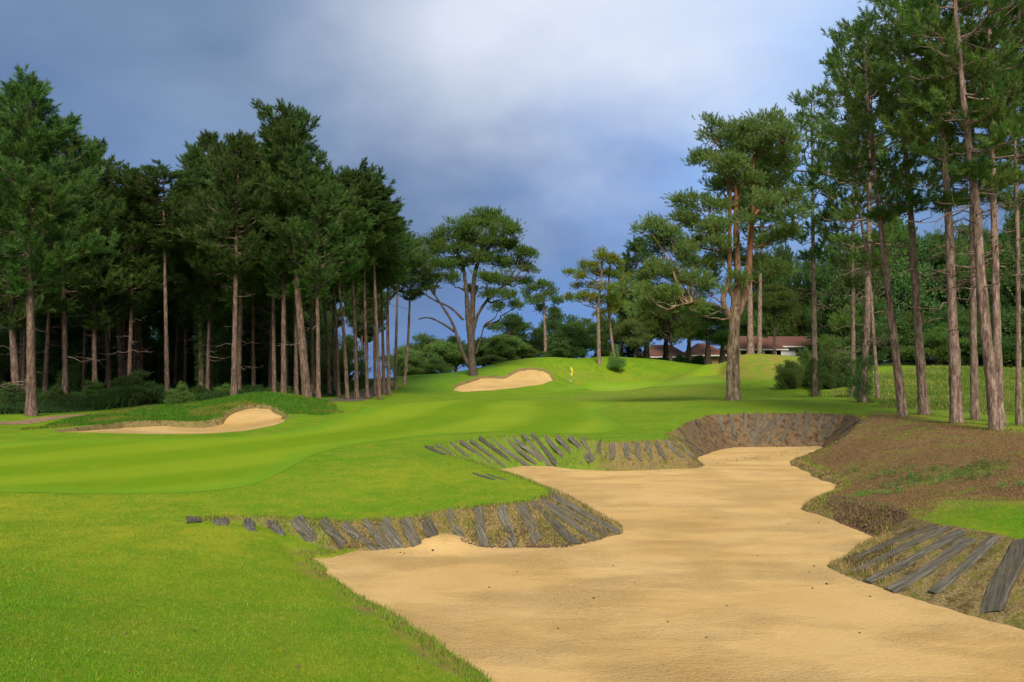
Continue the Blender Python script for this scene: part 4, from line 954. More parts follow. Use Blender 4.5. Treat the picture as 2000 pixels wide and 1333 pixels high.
# ------------------------------------------------------------------ timber sleepers in the bunker banks
def plank(pt, pf, wid, label, group, seed, thick=.075):
    rg = np.random.default_rng(seed); a = hit(*pt); f = hit(*pf)
    ax = f - a; L = np.linalg.norm(ax); u = ax / L
    side = np.cross(u, (0, 0, 1)); side /= np.linalg.norm(side)
    # lay it on the slope: sample the ground across its width
    def gh(p): return float(H(np.array(p[0]), np.array(p[1])))
    tilt = np.mean([gh(a + ax * t + side * wid * .5) - gh(a + ax * t - side * wid * .5) for t in (.3, .5, .7)]) / wid
    side = side + np.array((0, 0, np.clip(tilt, -.8, .8))); side /= np.linalg.norm(side); nrm = np.cross(side, u)
    n = max(8, int(L / .12)); off = np.mean([gh(a + ax * t) - (a + ax * t)[2] for t in np.linspace(.1, .9, 9)])
    c = (a + f) / 2; V_, F_ = [], []; wid = wid * rg.uniform(.80, 1.15)
    rise = rg.uniform(-.020, .006) if thick > .05 else -.012; ph = rg.uniform(0, 6); e0, e1 = rg.uniform(-.05, .05, 2)
    cross = [(-.5, -.5), (-.5, .30), (-.42, .5), (-.15, .5), (.15, .5), (.42, .5), (.5, .30), (.5, -.5)]
    m = len(cross)
    for i in range(n + 1):
        t = i / n; w = wid * (1 + .07 * math.sin(t * 7 + ph) + rg.normal(0, .03)); bow = .02 * math.sin(t * 5 + ph)
        ragged = 1.0 if 0 < i < n else .93
        for j, (x, zc) in enumerate(cross):
            along = (t - .5) * L + (e0 * x * 2 if i == 0 else e1 * x * 2 + rg.normal(0, .02) if i == n else 0)
            h_ = zc * thick * ragged + off * .8 + rise + bow * .4 + rg.normal(0, .003) - (.006 if j in (3, 4) and int(seed) % 2 else 0)
            p = u * along + side * (x * w + bow) + nrm * h_; V_.append(p)
    for i in range(n):
        for j in range(m): F_.append((i * m + j, i * m + (j + 1) % m, (i + 1) * m + (j + 1) % m, (i + 1) * m + j))
    F_.append(tuple(range(m))[::-1]); F_.append(tuple(n * m + j for j in range(m)))
    # store in a frame whose local Y runs along the plank so the grain follows it
    R3 = np.array([side, u, nrm]); V_ = np.array(V_) @ R3.T
    me = bpy.data.meshes.new('timber_sleeper'); me.from_pydata([tuple(v) for v in V_], [], F_); me.materials.append(M['wood'] if (seed % 5 if not 300 <= seed < 400 else seed % 2) else M['wood2']); me.update()
    o = link('timber_sleeper', me); Mx = Matrix([list(R3[:, i]) + [c[i]] for i in range(3)] + [[0, 0, 0, 1]]); o.matrix_world = Mx
    thing(o, label, 'timber sleeper', group)
    return o
ORD = ['first','second','third','fourth','fifth','sixth','seventh','eighth','ninth','tenth','eleventh','twelfth','thirteenth','fourteenth','fifteenth','sixteenth','seventeenth','eighteenth','nineteenth','twentieth','twenty-first','twenty-second','twenty-third','twenty-fourth','twenty-fifth','twenty-sixth']
def row(lst, wid, fmt, group, seed, special={}, thick=.075):
    for i, (a, b, c, d, *w) in enumerate(lst):
        plank((a, b), (c, d), w[0] if w else wid, special.get(i, fmt % ORD[i]), group, seed + i, thick)
row([(380,1013,379,1022),(433,1012,434,1027),(485,1013,492,1038),(532,1013,547,1046),(578,1015,611,1058),(629,1021,674,1066,.17),(669,1027,738,1078,.15),(710,1025,762,1073,.14),(746,1022,782,1072),(786,1018,818,1067),(826,1014,856,1062),
     (870,1003,911,1064),(928,997,953,1070),(977,993,1004,1067),(1012,988,1055,1058),(1039,983,1125,1062),(1056,980,1162,1054),(1068,976,1183,1043,.18),(1077,971,1208,1039,.18),(1084,967,1227,1032,.15)],
    .215, 'grey weathered sleeper in the near left bank, %s from the left end', 'sleepers in the near left bank', 100,
    {0: 'short sleeper end at the left tip of the near left bank, almost buried in grass', 10: 'split sleeper with sand drifted on both sides of it in the near left bank', 15: 'long sleeper with a chipped notch near its foot in the near left bank'})
row([(834,873,866,889,.14),(852,872,885,890,.14),(881,870,922,893,.14),(897,868,982,917),(917,868,1001,916),(935,863,1034,917),(955,861,1051,912),(980,857,1068,910),(998,857,1087,908),(1016,855,1080,905),(1034,853,1096,905),(1059,855,1120,904),
     (1084,858,1139,901),(1111,860,1158,899),(1135,861,1162,897),(1167,866,1173,891),(1194,868,1198,897),(1225,868,1223,896),(1246,866,1246,897),(1266,864,1270,897),(1279,865,1301,897),(1295,862,1337,895),(1309,862,1357,896),(1327,862,1380,894),(1340,863,1392,892)],
    .17, 'narrow sleeper half hidden by grass in the middle bank, %s from the left', 'sleepers in the middle bank', 200,
    {15: 'short pale upright sleeper in the bare part of the middle bank, leftmost pale one', 16: 'pale upright sleeper in the bare part of the middle bank, second pale one'})
row([(901,917,968,938,.12),(906,912,988,938,.12)], .12, 'dark thin sleeper lying in the short grassy inlet behind the spur, %s', 'sleepers in the grassy inlet', 260,
    {0: 'dark thin lower sleeper in the short grassy inlet behind the spur', 1: 'dark thin upper sleeper in the short grassy inlet behind the spur'}, .03)
row([(1326,840,1356,866,.13),(1345,833,1372,867,.13),(1362,826,1384,867,.13),(1403,812,1414,843),(1428,811,1432,852),(1461,812,1448,856),(1485,812,1452,860),(1503,814,1455,868),(1521,818,1466,870),(1537,818,1482,872),(1552,816,1522,858),(1562,816,1551,838),(1583,813,1563,870,.3),
     (1610,813,1594,843),(1636,813,1597,858),(1656,819,1607,856),(1674,826,1605,871),(1684,828,1622,860),(1628,870,1576,888),(1612,866,1572,885)],
    .18, 'tilted grey sleeper in the far bank below the right pines, %s from the left', 'sleepers in the far bank', 300,
    {12: 'widest dark sleeper standing tall in the middle of the far bank', 18: 'low sleeper lying at the right foot of the far bank', 19: 'upper sleeper lying at the right foot of the far bank'})
row([(1832,1028,1668,1090,.13),(1852,1034,1666,1116,.14),(1884,1042,1694,1138,.16),(1898,1056,1738,1155,.20),(1944,1051,1824,1160,.17),(1990,1058,1944,1198,.27),(2075,1085,2050,1230,.25)],
    .2, 'mossy grey sleeper in the near right bank, %s from its left end', 'sleepers in the near right bank', 400,
    {5: 'thick dark slab-like sleeper at the right edge of the picture, its foot in the sand', 0: 'uppermost long sleeper running down the near right bank to its left tip', 6: 'sleeper beyond the thick slab at the right edge'}, .09)

# ------------------------------------------------------------------ grass, thatch, meadow
def blades(name, xy, h, w, cols, label, cat='grass', lean=.5, z0=None, per=1, spread=.0, rng=NR):
    n = len(xy); x = np.repeat(xy[:, 0], per) + rng.normal(0, spread, n * per); y = np.repeat(xy[:, 1], per) + rng.normal(0, spread, n * per)
    z = H(x, y) if z0 is None else z0; N = len(x); an = rng.random(N) * 6.283; hh = np.repeat(h, per) * rng.uniform(.6, 1.3, N); ww = np.repeat(np.broadcast_to(w, n), per) * rng.uniform(.7, 1.3, N)
    ln = rng.random(N) * lean; la = rng.random(N) * 6.283
    b = np.stack([x, y, z - .004], 1); s = np.stack([np.cos(an), np.sin(an), np.zeros(N)], 1) * (ww / 2)[:, None]
    tip = b + np.stack([np.cos(la) * ln * hh, np.sin(la) * ln * hh, hh * np.sqrt(np.maximum(.1, 1 - ln ** 2))], 1)
    Vv = np.stack([b - s, b + s, tip], 1).reshape(-1, 3)
    me = mesh_np(name, Vv, np.arange(N * 3), 3, M['blades'])
    ca = me.attributes.new('Col', 'FLOAT_COLOR', 'POINT'); cc = np.repeat(np.repeat(cols, per, 0) * rng.uniform(.75, 1.25, (N, 1)), 3, 0)
    ca.data.foreach_set('color', np.concatenate([cc, np.ones((N * 3, 1))], 1).astype(np.float32).ravel())
    return thing(link(name, me), label, None, None, 'stuff')
def sample(region, n, rng=NR):
    """random points on the ground inside a box, denser close to the camera"""
    x0, x1, y0, y1 = region; y = y0 * (y1 / y0) ** rng.random(n); x = (x0 + (x1 - x0) * rng.random(n)) * y / y1
    return np.stack([x, y], 1)
def look(xy):
    x, y = xy[:, 0], xy[:, 1]; i = np.clip(np.searchsorted(dr, y + 6) - 1, 0, len(dr) - 1); j = np.clip(np.searchsorted(uc, x / (y + 6)) - 1, 0, len(uc) - 1)
    return GB_[i, j], GS_[i, j], np.where(SZ[i, j] != 0, SZ[i, j] - GZ[i, j], -1)
dl2 = dlip.reshape(GX.shape)
def pick(n, r=(-17, 17, 5.0, 26)):
    xy = sample(r, n); xy = xy[np.abs(xy[:, 0]) < xy[:, 1] * .70 + .5]; return xy
# short turf
xy = pick(430000, (-15, 15, 4.6, 22)); bk, sd_, over = look(xy)
ndd, _ = poly_dist(xy[:, 0], xy[:, 1], needle_poly); fdd, _ = poly_dist(xy[:, 0], xy[:, 1], fairw)
ok = (bk < .15) & (over < .004) & (ndd < -.2 + .9 * fbm(xy[:, 0], xy[:, 1], 1.1, 17, 3)) & (fdd < 0) & ((sd_ < -.30 + .28 * fbm(xy[:, 0], xy[:, 1], 2.0, 19, 3)) | (NR.random(len(xy)) < .12) | (xy[:, 1] > 15))
xy = xy[ok]
q = fbm(xy[:, 0], xy[:, 1], .5, 3, 3)[:, None]; q2 = fbm(xy[:, 0], xy[:, 1], 2.5, 13, 2)[:, None]
cols = np.where(q + .3 * NR.normal(size=q.shape) > .28, [[.27, .37, .03]], [[.15, .34, .012]]) * (1 + .25 * q2)
ol = olive_of(xy[:, 0], xy[:, 1])[:, None]; cols = np.where(NR.random(q.shape) < ol * .9, [[.38, .38, .03]], cols)
cols = np.where(NR.random(q.shape) < .75 * sstep(-1.4, -.1, ndd[ok])[:, None], [[.40, .34, .10]], cols)
cols = np.where(NR.random(q.shape) < .03, [[.42, .36, .14]], cols)
dist = np.hypot(xy[:, 0], xy[:, 1])
blades('grass', xy, .016 + .020 * NR.random(len(xy)) + .006 * (q2[:, 0] > .2), .0035 + .00042 * dist, cols, 'short clipped turf of the left foreground and spur', lean=.75)
print('turf', len(xy))
# ragged fringe along lips and sand edge
xy = pick(500000, (-15, 18, 5.5, 38)); d1, _ = poly_dist(xy[:, 0], xy[:, 1], lip); bk, sd_, over = look(xy)
m = ((np.abs(d1 + .02) < .07) & (over < .0)) | ((bk < .2) & (over > -.035) & (over < .006) & (xy[:, 1] < 16) & (NR.random(len(xy)) < .5))
xy = xy[m][:60000]
q = NR.random((len(xy), 1)); cols = np.where(q < .6, [[.19, .33, .02]], np.where(q < .85, [[.38, .31, .10]], [[.15, .11, .04]]))
dist = np.hypot(xy[:, 0], xy[:, 1]); blades('grass', xy, .04 + .05 * NR.random(len(xy)), .004 + .0006 * dist, cols, 'ragged grass fringe along the bunker lips', lean=.9)
# thatch and moss on the banks, laid down the slope
xy = pick(900000, (-15, 18, 6, 38)); bk, sd_, over = look(xy); m = (bk > .4) & (over < -.01)
far_red = (xy[:, 0] > 6.5) & (xy[:, 1] > 28); m &= ~far_red | (NR.random(len(xy)) < .35)
xy = xy[m][:300000]; q = fbm(xy[:, 0], xy[:, 1], 1.6, 3, 4)[:, None]; r2 = NR.random(q.shape); gb2 = np.interp(xy[:, 0], [1.0, 3.2], [1, 0])[:, None] * (xy[:, 1:2] > 18)
cols = np.where(q > .14, [[.20, .21, .022]], np.where(q > -.14, [[.44, .32, .12]], [[.15, .095, .04]]))
cols = np.where(r2 < .25, [[.50, .38, .17]], cols); cols = np.where((r2 > .45) & (gb2 > .5 * NR.random(q.shape) + .25), [[.12, .24, .02]], cols); cols = np.where((r2 > .9), [[.12, .2, .02]], cols); cols = np.where((xy[:, 0:1] > 6.5) & (xy[:, 1:2] > 28) & (r2 < .8), [[.20, .12, .05]], cols)
dist = np.hypot(xy[:, 0], xy[:, 1]); blades('thatch', xy, .035 + .065 * NR.random(len(xy)) ** 2, .005 + .0005 * dist, cols, 'matted moss and dead grass covering the bunker banks', lean=.97)
# needle ground litter and sparse weeds
xy = pick(420000, (-2, 26, 9, 36)); ndd, _ = poly_dist(xy[:, 0], xy[:, 1], needle_poly); bk, sd_, over = look(xy); m = (ndd > -.5) & (bk < .6) & (over < 0)
xy = xy[m][:90000]; q = fbm(xy[:, 0], xy[:, 1], .9, 7, 4)[:, None]; r2 = NR.random(q.shape)
cols = np.where(q > .27, [[.22, .29, .035]], np.where(r2 < .55, [[.33, .20, .080]], [[.19, .115, .05]])); cols = np.where(r2 > .93, [[.42, .30, .18]], cols)
dist = np.hypot(xy[:, 0], xy[:, 1]); blades('needle_litter', xy, .018 + .02 * NR.random(len(xy)), .006 + .0006 * dist, cols, 'brown pine needle litter and sparse grass under the right pines', lean=.97)
# long meadow grass behind the right pines
xy = sample((5, 66, 33, 84), 280000); mdd, _ = poly_dist(xy[:, 0], xy[:, 1], meadow_poly); mdd = mdd + 2.5 * fbm(xy[:, 0], xy[:, 1], .25, 6, 4); xy = xy[(mdd > 0) & (NR.random(len(xy)) < .25 + .5 * sstep(0, 4, mdd))][:60000]
q = fbm(xy[:, 0], xy[:, 1], .25, 4, 4)[:, None]; r2 = NR.random(q.shape)
cols = np.where(q + .25 * NR.normal(size=q.shape) > .05, [[.25, .29, .05]], [[.13, .22, .024]]); cols = np.where(r2 > .93, [[.45, .38, .18]], cols)
blades('meadow_grass', xy, .06 + .15 * NR.random(len(xy)), .03 + .0005 * xy[:, 1], cols, 'long pale meadow grass beyond the right hand pines', lean=.6, per=2, spread=.06)
# rough sward on the mounds round the left bunker
xy = sample((-34, -8, 25, 46), 200000); lld, _ = poly_dist(xy[:, 0], xy[:, 1], lush_poly); l2, _ = poly_dist(xy[:, 0], xy[:, 1], LB[0]); xy = xy[(lld > -.3) & (l2 < 0)][:80000]
q = fbm(xy[:, 0], xy[:, 1], .7, 4, 3)[:, None]; cols = np.where(q > .25, [[.20, .22, .03]], [[.085, .20, .015]])
blades('grass', xy, .05 + .07 * NR.random(len(xy)), .035, cols, 'tufted deep green grass on the mounds of the small left bunker', lean=.6)
# undergrowth on the floor of the left wood
xy = sample((-60, -6, 31, 75), 160000); f3, _ = poly_dist(xy[:, 0], xy[:, 1], forest_poly)
xy = xy[(f3 > .3) & (xy[:, 0] > -.72 * xy[:, 1])][:60000]
q = fbm(xy[:, 0], xy[:, 1], .4, 14, 4)[:, None]; h_ = (.12 + .55 * np.clip(q[:, 0] + .35, 0, 1)) * np.clip(1.2 - (xy[:, 1] - 33) * .01, .3, 1)
cols = np.where(q > .1, [[.05, .11, .02]], [[.035, .075, .018]])
blades('undergrowth', xy, h_, .12, cols, 'dark ferny undergrowth on the floor of the left wood', lean=.8, per=3, spread=.15)

# ------------------------------------------------------------------ weeds, clods and cones
def weed(px, py, r, n, label, seed, colr=(.06, .15, .03)):
    rg = np.random.default_rng(seed); c = hit(px, py); pos = np.stack([rg.normal(0, r, n), rg.normal(0, r * .6, n)], 1)
    z = H(pos[:, 0] + c[0], pos[:, 1] + c[1]) - c[2] + .02; pp = np.stack([pos[:, 0], pos[:, 1], z], 1)
    fv, ft = scatter(LEAF, pp, rg.normal(0, .4, (n, 3)) + [0, 0, 1], np.full(n, .28), rg.random(n), rg)
    o = link('weed_clump', None, None, c); link('leaves', crown_mesh('leaves', fv, ft, None, M['leaf2'], M['bark']), o); thing(o, label, 'weed', 'green weeds on the needle ground'); return o
small = 'small green weed clump among many on the brown needle ground'
weed(1925, 912, .55, 46, 'large spread of green weeds on the needle ground near the right edge', 1); weed(1862, 935, .5, 46, 'largest dense weed patch in the middle of the needle ground', 2); weed(1840, 917, .3, 18, 'thin weed strip above the dense weed patch', 3)
for i, (a, b, s) in enumerate([(1754,924,.3),(1707,934,.22),(1775,936,.16),(1784,945,.14),(1743,950,.18),(1666,922,.15),(1910,936,.2),(1990,951,.25),(1881,924,.15),(1742,965,.2),(1692,968,.14)]): weed(a, b, s, 14, small, 10 + i)
weed(1035, 862, .2, 16, 'bright green weed growing among the sleepers of the middle bank', 40)
def clod(px, py, r, seed, label, cat, name, mat, group=None, sink=.3):
    rg = np.random.default_rng(seed); c = hit(px, py)
    sz = float(sandZ(np.array([c[0]]), np.array([c[1]]))[0]); c[2] = max(c[2], sz) if c[1] < 36 else c[2]
    bmv, bmf = [], []
    import bmesh
    bm = bmesh.new(); bmesh.ops.create_icosphere(bm, subdivisions=2, radius=r)
    for v in bm.verts: v.co *= 1 + rg.normal(0, .16); v.co.z *= .7
    me = bpy.data.meshes.new(name); bm.to_mesh(me); bm.free(); me.materials.append(mat)
    o = link(name, me, None, (c[0], c[1], c[2] + r * sink)); o.rotation_euler = (0, 0, rg.random() * 6); thing(o, label, cat, group)
M['peat'] = mat_plain('peat', (.13, .08, .045), .95, .5, 20, .02); M['cone'] = mat_plain('cone', (.05, .03, .018), .9, .4, 60, .01)
CG = 'earth clods at the foot of the near left bank'
clod(1040, 1071, .055, 1, 'dark earth clod on the sand at the foot of the near left bank, left one', 'clod', 'earth_clod', M['peat'], CG)
clod(1067, 1070, .06, 2, 'dark earth clod on the sand at the foot of the near left bank, right one', 'clod', 'earth_clod', M['peat'], CG)
clod(1053, 1076, .035, 3, 'smallest earth clod between two larger ones at the foot of the near left bank', 'clod', 'earth_clod', M['peat'], CG)
PC = 'pine cones and bits scattered on the sand'
for i, (a, b, s) in enumerate([(845,1102,.022),(782,1095,.014),(789,1101,.014),(1197,1152,.012),(1518,873,.05),(1615,1179,.018),(1540,1060,.012),(1160,1224,.016),(1010,1165,.012),(1700,1205,.014),(1600,1058,.016),(1590,1118,.016),(1581,1139,.013),(1305,1275,.012),(1420,1240,.012),(955,1200,.012),(1240,1190,.012),(1480,1130,.012),(1090,1290,.012),(1380,1310,.012),(1588,1202,.014),(1680,1300,.013)]):
    clod(a, b, s, 50 + i, 'dark pine cone scrap lying on the open sand of the near bunker', 'pine cone', 'pine_cone', M['cone'], PC)
def crumbs(polypx, n, rmax, label):
    pw = [tuple(hit(*p)[:2]) for p in polypx]; a = np.array(pw); rg = np.random.default_rng(8); pts = []
    while len(pts) < n:
        q = a.min(0) + rg.random((400, 2)) * (a.max(0) - a.min(0)); d, _ = poly_dist(q[:, 0], q[:, 1], pw); pts += [tuple(v) for v in q[d > 0]]
    q = np.array(pts[:n]); tet = np.array([(1, 1, 1), (-1, -1, 1), (-1, 1, -1), (1, -1, -1)], float) * .6; f = np.array([(0, 1, 2), (0, 3, 1), (0, 2, 3), (1, 3, 2)])
    r = rmax * rg.random(n) ** 2 + .006; z = H(q[:, 0], q[:, 1]); z = np.maximum(z, sandZ(q[:, 0], q[:, 1])); Vv = tet[None] * r[:, None, None] * rg.uniform(.6, 1.4, (n, 4, 3)) + np.stack([q[:, 0], q[:, 1], z], 1)[:, None, :]
    Ff = (f[None] + (np.arange(n) * 4)[:, None, None]).reshape(-1); thing(link('debris', mesh_np('debris', Vv.reshape(-1, 3), Ff, 3, M['peat'])), label, None, None, 'stuff')
crumbs([(1608,975),(1640,970),(1740,988),(1775,1005),(1740,1030),(1702,1052),(1640,1025)], 5000, .05, 'crumbled dark peat on the broken edge of the right bank')
crumbs([(900,1066),(1180,1056),(1100,1080),(900,1082)], 1400, .022, 'loose crumbs of earth at the foot of the near left bank')
crumbs([(1310,868),(1590,868),(1600,880),(1300,905)], 260, .03, 'loose crumbs of earth at the foot of the far bank')

# ------------------------------------------------------------------ flag
fb = P(1115, 752, 86.0); fb[2] = float(H(np.array(fb[0]), np.array(fb[1])))
fl = thing(link('flagstick', None, None, fb), 'golf flagstick with a limp yellow flag and striped pole on the green', 'flagstick')
M['white'] = mat_plain('white_paint', (.75, .74, .68), .5, .05, 5, 0); M['black'] = mat_plain('black_paint', (.02, .02, .02), .5, .1, 5, 0); M['flag'] = mat_plain('yellow_cloth', (.85, .62, .03), .8, .1, 5, 0)
ztop = P(1115, 717, 86.0)[2] - fb[2]
for i in range(6):
    m = MB(); m.tube([(0, 0, ztop * i / 6), (0, 0, ztop * (i + 1) / 6)], .024, 8); o = m.build('pole', M['black' if i % 2 == 0 else 'white'], fl, None, True)
me_v, me_f = [], []
for i in range(9):
    for j in range(7):
        u, v = i / 8, j / 6; me_v.append((.02 + u * .21 * (1 - .35 * v), .05 * math.sin(u * 9 + v * 2), ztop - .04 - v * .78 - u * .20))
for i in range(8):
    for j in range(6): me_f.append((i * 7 + j, i * 7 + j + 1, (i + 1) * 7 + j + 1, (i + 1) * 7 + j))
me = bpy.data.meshes.new('flag'); me.from_pydata(me_v, [], me_f); me.materials.append(M['flag']); me.update(); o = link('flag', me, fl)
sm_ = o.modifiers.new('s', 'SOLIDIFY'); sm_.thickness = .006

# ------------------------------------------------------------------ clubhouse
def mat_tile():
    t = NT('roof_tiles'); o = t.coord('Object'); b = t.n('ShaderNodeTexBrick'); t.l(t.mapp(o, (1, 1, 1)), b.inputs['Vector'])
    b.inputs['Scale'].default_value = 2.2; b.inputs['Color1'].default_value = (.19, .075, .05, 1); b.inputs['Color2'].default_value = (.25, .11, .075, 1); b.inputs['Mortar'].default_value = (.07, .03, .02, 1)
    c = t.mix(t.ramp(t.noise(o, .9, 5, .7), [(.4, (0,)*3), (.7, (.6,)*3)]), b.outputs[0], (.16, .09, .06))
    return t.out(c, .85, t.bump(b.outputs['Fac'], .03), .2)
def mat_brick():
    t = NT('tan_brick'); o = t.coord('Object'); b = t.n('ShaderNodeTexBrick'); mp = t.n('ShaderNodeMapping'); t.l(o, mp.inputs[0]); mp.inputs['Rotation'].default_value = (RAD(90), 0, 0); t.l(mp.outputs[0], b.inputs['Vector'])
    b.inputs['Scale'].default_value = 4; b.inputs['Color1'].default_value = (.42, .25, .13, 1); b.inputs['Color2'].default_value = (.33, .18, .09, 1); b.inputs['Mortar'].default_value = (.4, .32, .22, 1)
    return t.out(b.outputs[0], .9, t.bump(b.outputs['Fac'], .01), .2)
M['tile'] = mat_tile(); M['brick'] = mat_brick(); M['render'] = mat_plain('white_render', (.62, .62, .58), .85, .12, 2, .005); M['glass'] = mat_plain('window_glass', (.02, .022, .025), .12, .1, 2, 0); M['brownframe'] = mat_plain('brown_frame', (.12, .05, .03), .6, .2, 5, 0)
YB = 128.0
def bx(px): return slopes(px, 700)[0] * YB
def bz(py): return P(1400, py, YB)[2]
bo = np.array((bx(1400), YB, bz(712)))
ch = thing(link('clubhouse', None, None, bo), 'low clubhouse with red tiled roofs, tan brick and white walls half hidden by trees', 'building')
def L_(px, py, dy=0): return np.array((bx(px), YB + dy, bz(py))) - bo
def gable(x0, x1, eave, ridge, y0, y1, over=.5):
    m = MB(); e = bz(eave) - bo[2]; r = bz(ridge) - bo[2]; a, b = bx(x0) - bo[0], bx(x1) - bo[0]; ym = (y0 + y1) / 2; th = .16; h = (r - e) * .9
    # hipped roof as one solid
    top = [(a, y0, e), (b, y0, e), (b, y1, e), (a, y1, e), (a + h * 1.2, ym, r), (b - h * 1.2, ym, r)]; n = len(m.v)
    m.v += top + [(x, y, z - th) for x, y, z in top[:4]]
    for f in ((0, 1, 5, 4), (1, 2, 5), (2, 3, 4, 5), (3, 0, 4), (6, 9, 8, 7), (0, 6, 7, 1), (1, 7, 8, 2), (2, 8, 9, 3), (3, 9, 6, 0)): m.f.append(tuple(n + k for k in f))
    o = m.build('roof', M['tile'], ch)
    g = MB(); g.box(((a + b) / 2, y0 - .06, e - .10), ((b - a) / 2, .05, .09)); g.build('gutter', M['white'], o)
    return o
def wallbox(x0, x1, t_, b_, y0, y1, mat):
    m = MB(); a, b = bx(x0) - bo[0], bx(x1) - bo[0]; zt, zb = bz(t_) - bo[2] , bz(b_) - bo[2]; m.box(((a + b) / 2, (y0 + y1) / 2, (zt + zb) / 2), ((b - a) / 2, (y1 - y0) / 2, (zt - zb) / 2)); return m.build('wall', mat, ch)
gable(1256, 1348, 697, 672, -.7, 9); gable(1346, 1420, 694, 669, -1.2, 9.2); gable(1424, 1530, 683, 655, -2.4, 9); gable(1500, 1640, 676, 654, .5, 11)
wallbox(1262, 1343, 698.5, 726, 0, 8, M['brick']); wallbox(1344, 1417, 695.5, 726, -.4, 8, M['brick']); wallbox(1432, 1506, 684.5, 726, 0, 8, M['brick']); wallbox(1506.4, 1634, 677.5, 726, 1.2, 10, M['render'])
for x in (1438, 1462, 1484, 1507): 
    m = MB(); a = L_(x, 684.6, -1.9); m.box((a[0], a[1], a[2] - 1.7), (.14, .14, 1.7)); m.build('column', M['white'], ch)
for x0, x1 in ((1442, 1460), (1466, 1482), (1486, 1503)):
    m = MB(); a, b = L_(x0, 688, -.06), L_(x1, 703, -.06); fr = MB(); fr.box(((a[0] + b[0]) / 2, a[1], (a[2] + b[2]) / 2), ((b[0] - a[0]) / 2, .05, (a[2] - b[2]) / 2)); f = fr.build('window', M['brownframe'], ch)
    c = ((a[0] + b[0]) / 2, a[1] - .053, (a[2] + b[2]) / 2); g = MB()
    for sx in (-1, 1): g.box((c[0] + sx * (b[0] - a[0]) * .235, c[1], c[2]), ((b[0] - a[0]) * .21, .01, (a[2] - b[2]) * .44))
    g.build('pane', M['glass'], f)
for x0, x1 in ((1518, 1530), (1560, 1574), (1596, 1610)):
    a, b = L_(x0, 682, 1.14), L_(x1, 694, 1.14); fr = MB(); fr.box(((a[0] + b[0]) / 2, a[1], (a[2] + b[2]) / 2), ((b[0] - a[0]) / 2, .05, (a[2] - b[2]) / 2)); f = fr.build('window', M['brownframe'], ch)
    g = MB(); g.box(((a[0] + b[0]) / 2, a[1] - .053, (a[2] + b[2]) / 2), ((b[0] - a[0]) * .44, .01, (a[2] - b[2]) * .43)); g.build('pane', M['glass'], f)
# small grey marker post by the path
m = MB(); c = P(609, 783, 44.5); c[2] = float(H(np.array(c[0]), np.array(c[1]))); m.box((0, 0, .42), (.02, .02, .42)); o = m.build('marker_post', M['peat'], None, c, False, .008); thing(o, 'thin dark marker post right of the thickest trunk near the gravel path', 'post')

# tufts round the feet of the right hand pines
pts = []
for o in list(C.objects):
    if o.parent is None and o.get('category') == 'pine tree' and o.location.x > 3 and o.location.y < 60:
        an = NR.random(260) * 6.283; r = .22 + .5 * NR.random(260) ** 1.6; pts.append(np.stack([o.location.x + np.cos(an) * r, o.location.y + np.sin(an) * r], 1))
xy = np.concatenate(pts); q = NR.random((len(xy), 1))
blades('grass', xy, .04 + .08 * NR.random(len(xy)), .022, np.where(q < .6, [[.14, .24, .02]], [[.30, .22, .08]]), 'uncut tufts of grass round the feet of the right hand pines', lean=.7)

# fallen leaves and twig bits on the near turf
xy = pick(900, (-8, 3, 5.5, 15)); bk, sd_, over = look(xy); xy = xy[(over < 0) & (bk < .1)][:130]; n = len(xy); r = .010 + .016 * NR.random(n); an = NR.random(n) * 6.28
z = H(xy[:, 0], xy[:, 1]) + .016; cz = np.stack([xy[:, 0], xy[:, 1], z], 1); u = np.stack([np.cos(an), np.sin(an), .3 * NR.normal(size=n)], 1) * r[:, None]; v_ = np.stack([-np.sin(an), np.cos(an), .3 * NR.normal(size=n)], 1) * r[:, None] * .55
Vv = np.stack([cz - u, cz + v_, cz + u, cz - v_], 1).reshape(-1, 3); M['dryleaf'] = mat_plain('dry_leaf', (.16, .085, .04), .8, .5, 3, 0)
thing(link('fallen_leaves', mesh_np('fallen_leaves', Vv, np.arange(n * 4), 4, M['dryleaf'])), 'small brown leaves and twig bits scattered on the near turf', None, None, 'stuff')

# ------------------------------------------------------------------ sky, sun and camera
SUN_EL, SUN_AZ = 41.0, 176.0            # azimuth from +Y clockwise: behind the camera, a little to the right
w = bpy.data.worlds.new('World'); scene.world = w; w.use_nodes = True
t = NT('sky', world=True); t.t = w.node_tree; t.t.nodes.clear()
sky = t.n('ShaderNodeTexSky'); sky.sky_type = 'NISHITA'; sky.sun_disc = False
sky.sun_elevation = RAD(SUN_EL); sky.sun_rotation = RAD(SUN_AZ); sky.dust_density = 2.0
bg1 = t.n('ShaderNodeBackground'); t.l(sky.outputs[0], bg1.inputs[0]); bg1.inputs[1].default_value = .08
d = t.coord('Generated')
def skydir(px, py):
    v = np.array(P(px, py, 1.0)) - np.array((0, 0, CZ)); return v / np.linalg.norm(v)
def blob(px, py, wdt, stretch=(1, 1, 1)):
    """soft mask round one direction of the sky"""
    v = skydir(px, py) if py is not None else px
    s = t.n('ShaderNodeVectorMath', operation='SUBTRACT'); t.l(wd, s.inputs[0]); s.inputs[1].default_value = tuple(v)
    m = t.n('ShaderNodeVectorMath', operation='MULTIPLY'); t.l(s.outputs[0], m.inputs[0]); m.inputs[1].default_value = stretch
    ln = t.n('ShaderNodeVectorMath', operation='LENGTH'); t.l(m.outputs[0], ln.inputs[0])
    mr = t.n('ShaderNodeMapRange', interpolation_type='SMOOTHSTEP'); t.l(ln.outputs['Value'], mr.inputs[0]); mr.inputs[1].default_value = 0; mr.inputs[2].default_value = wdt
    mr.inputs[3].default_value = 1; mr.inputs[4].default_value = 0; return mr.outputs[0]
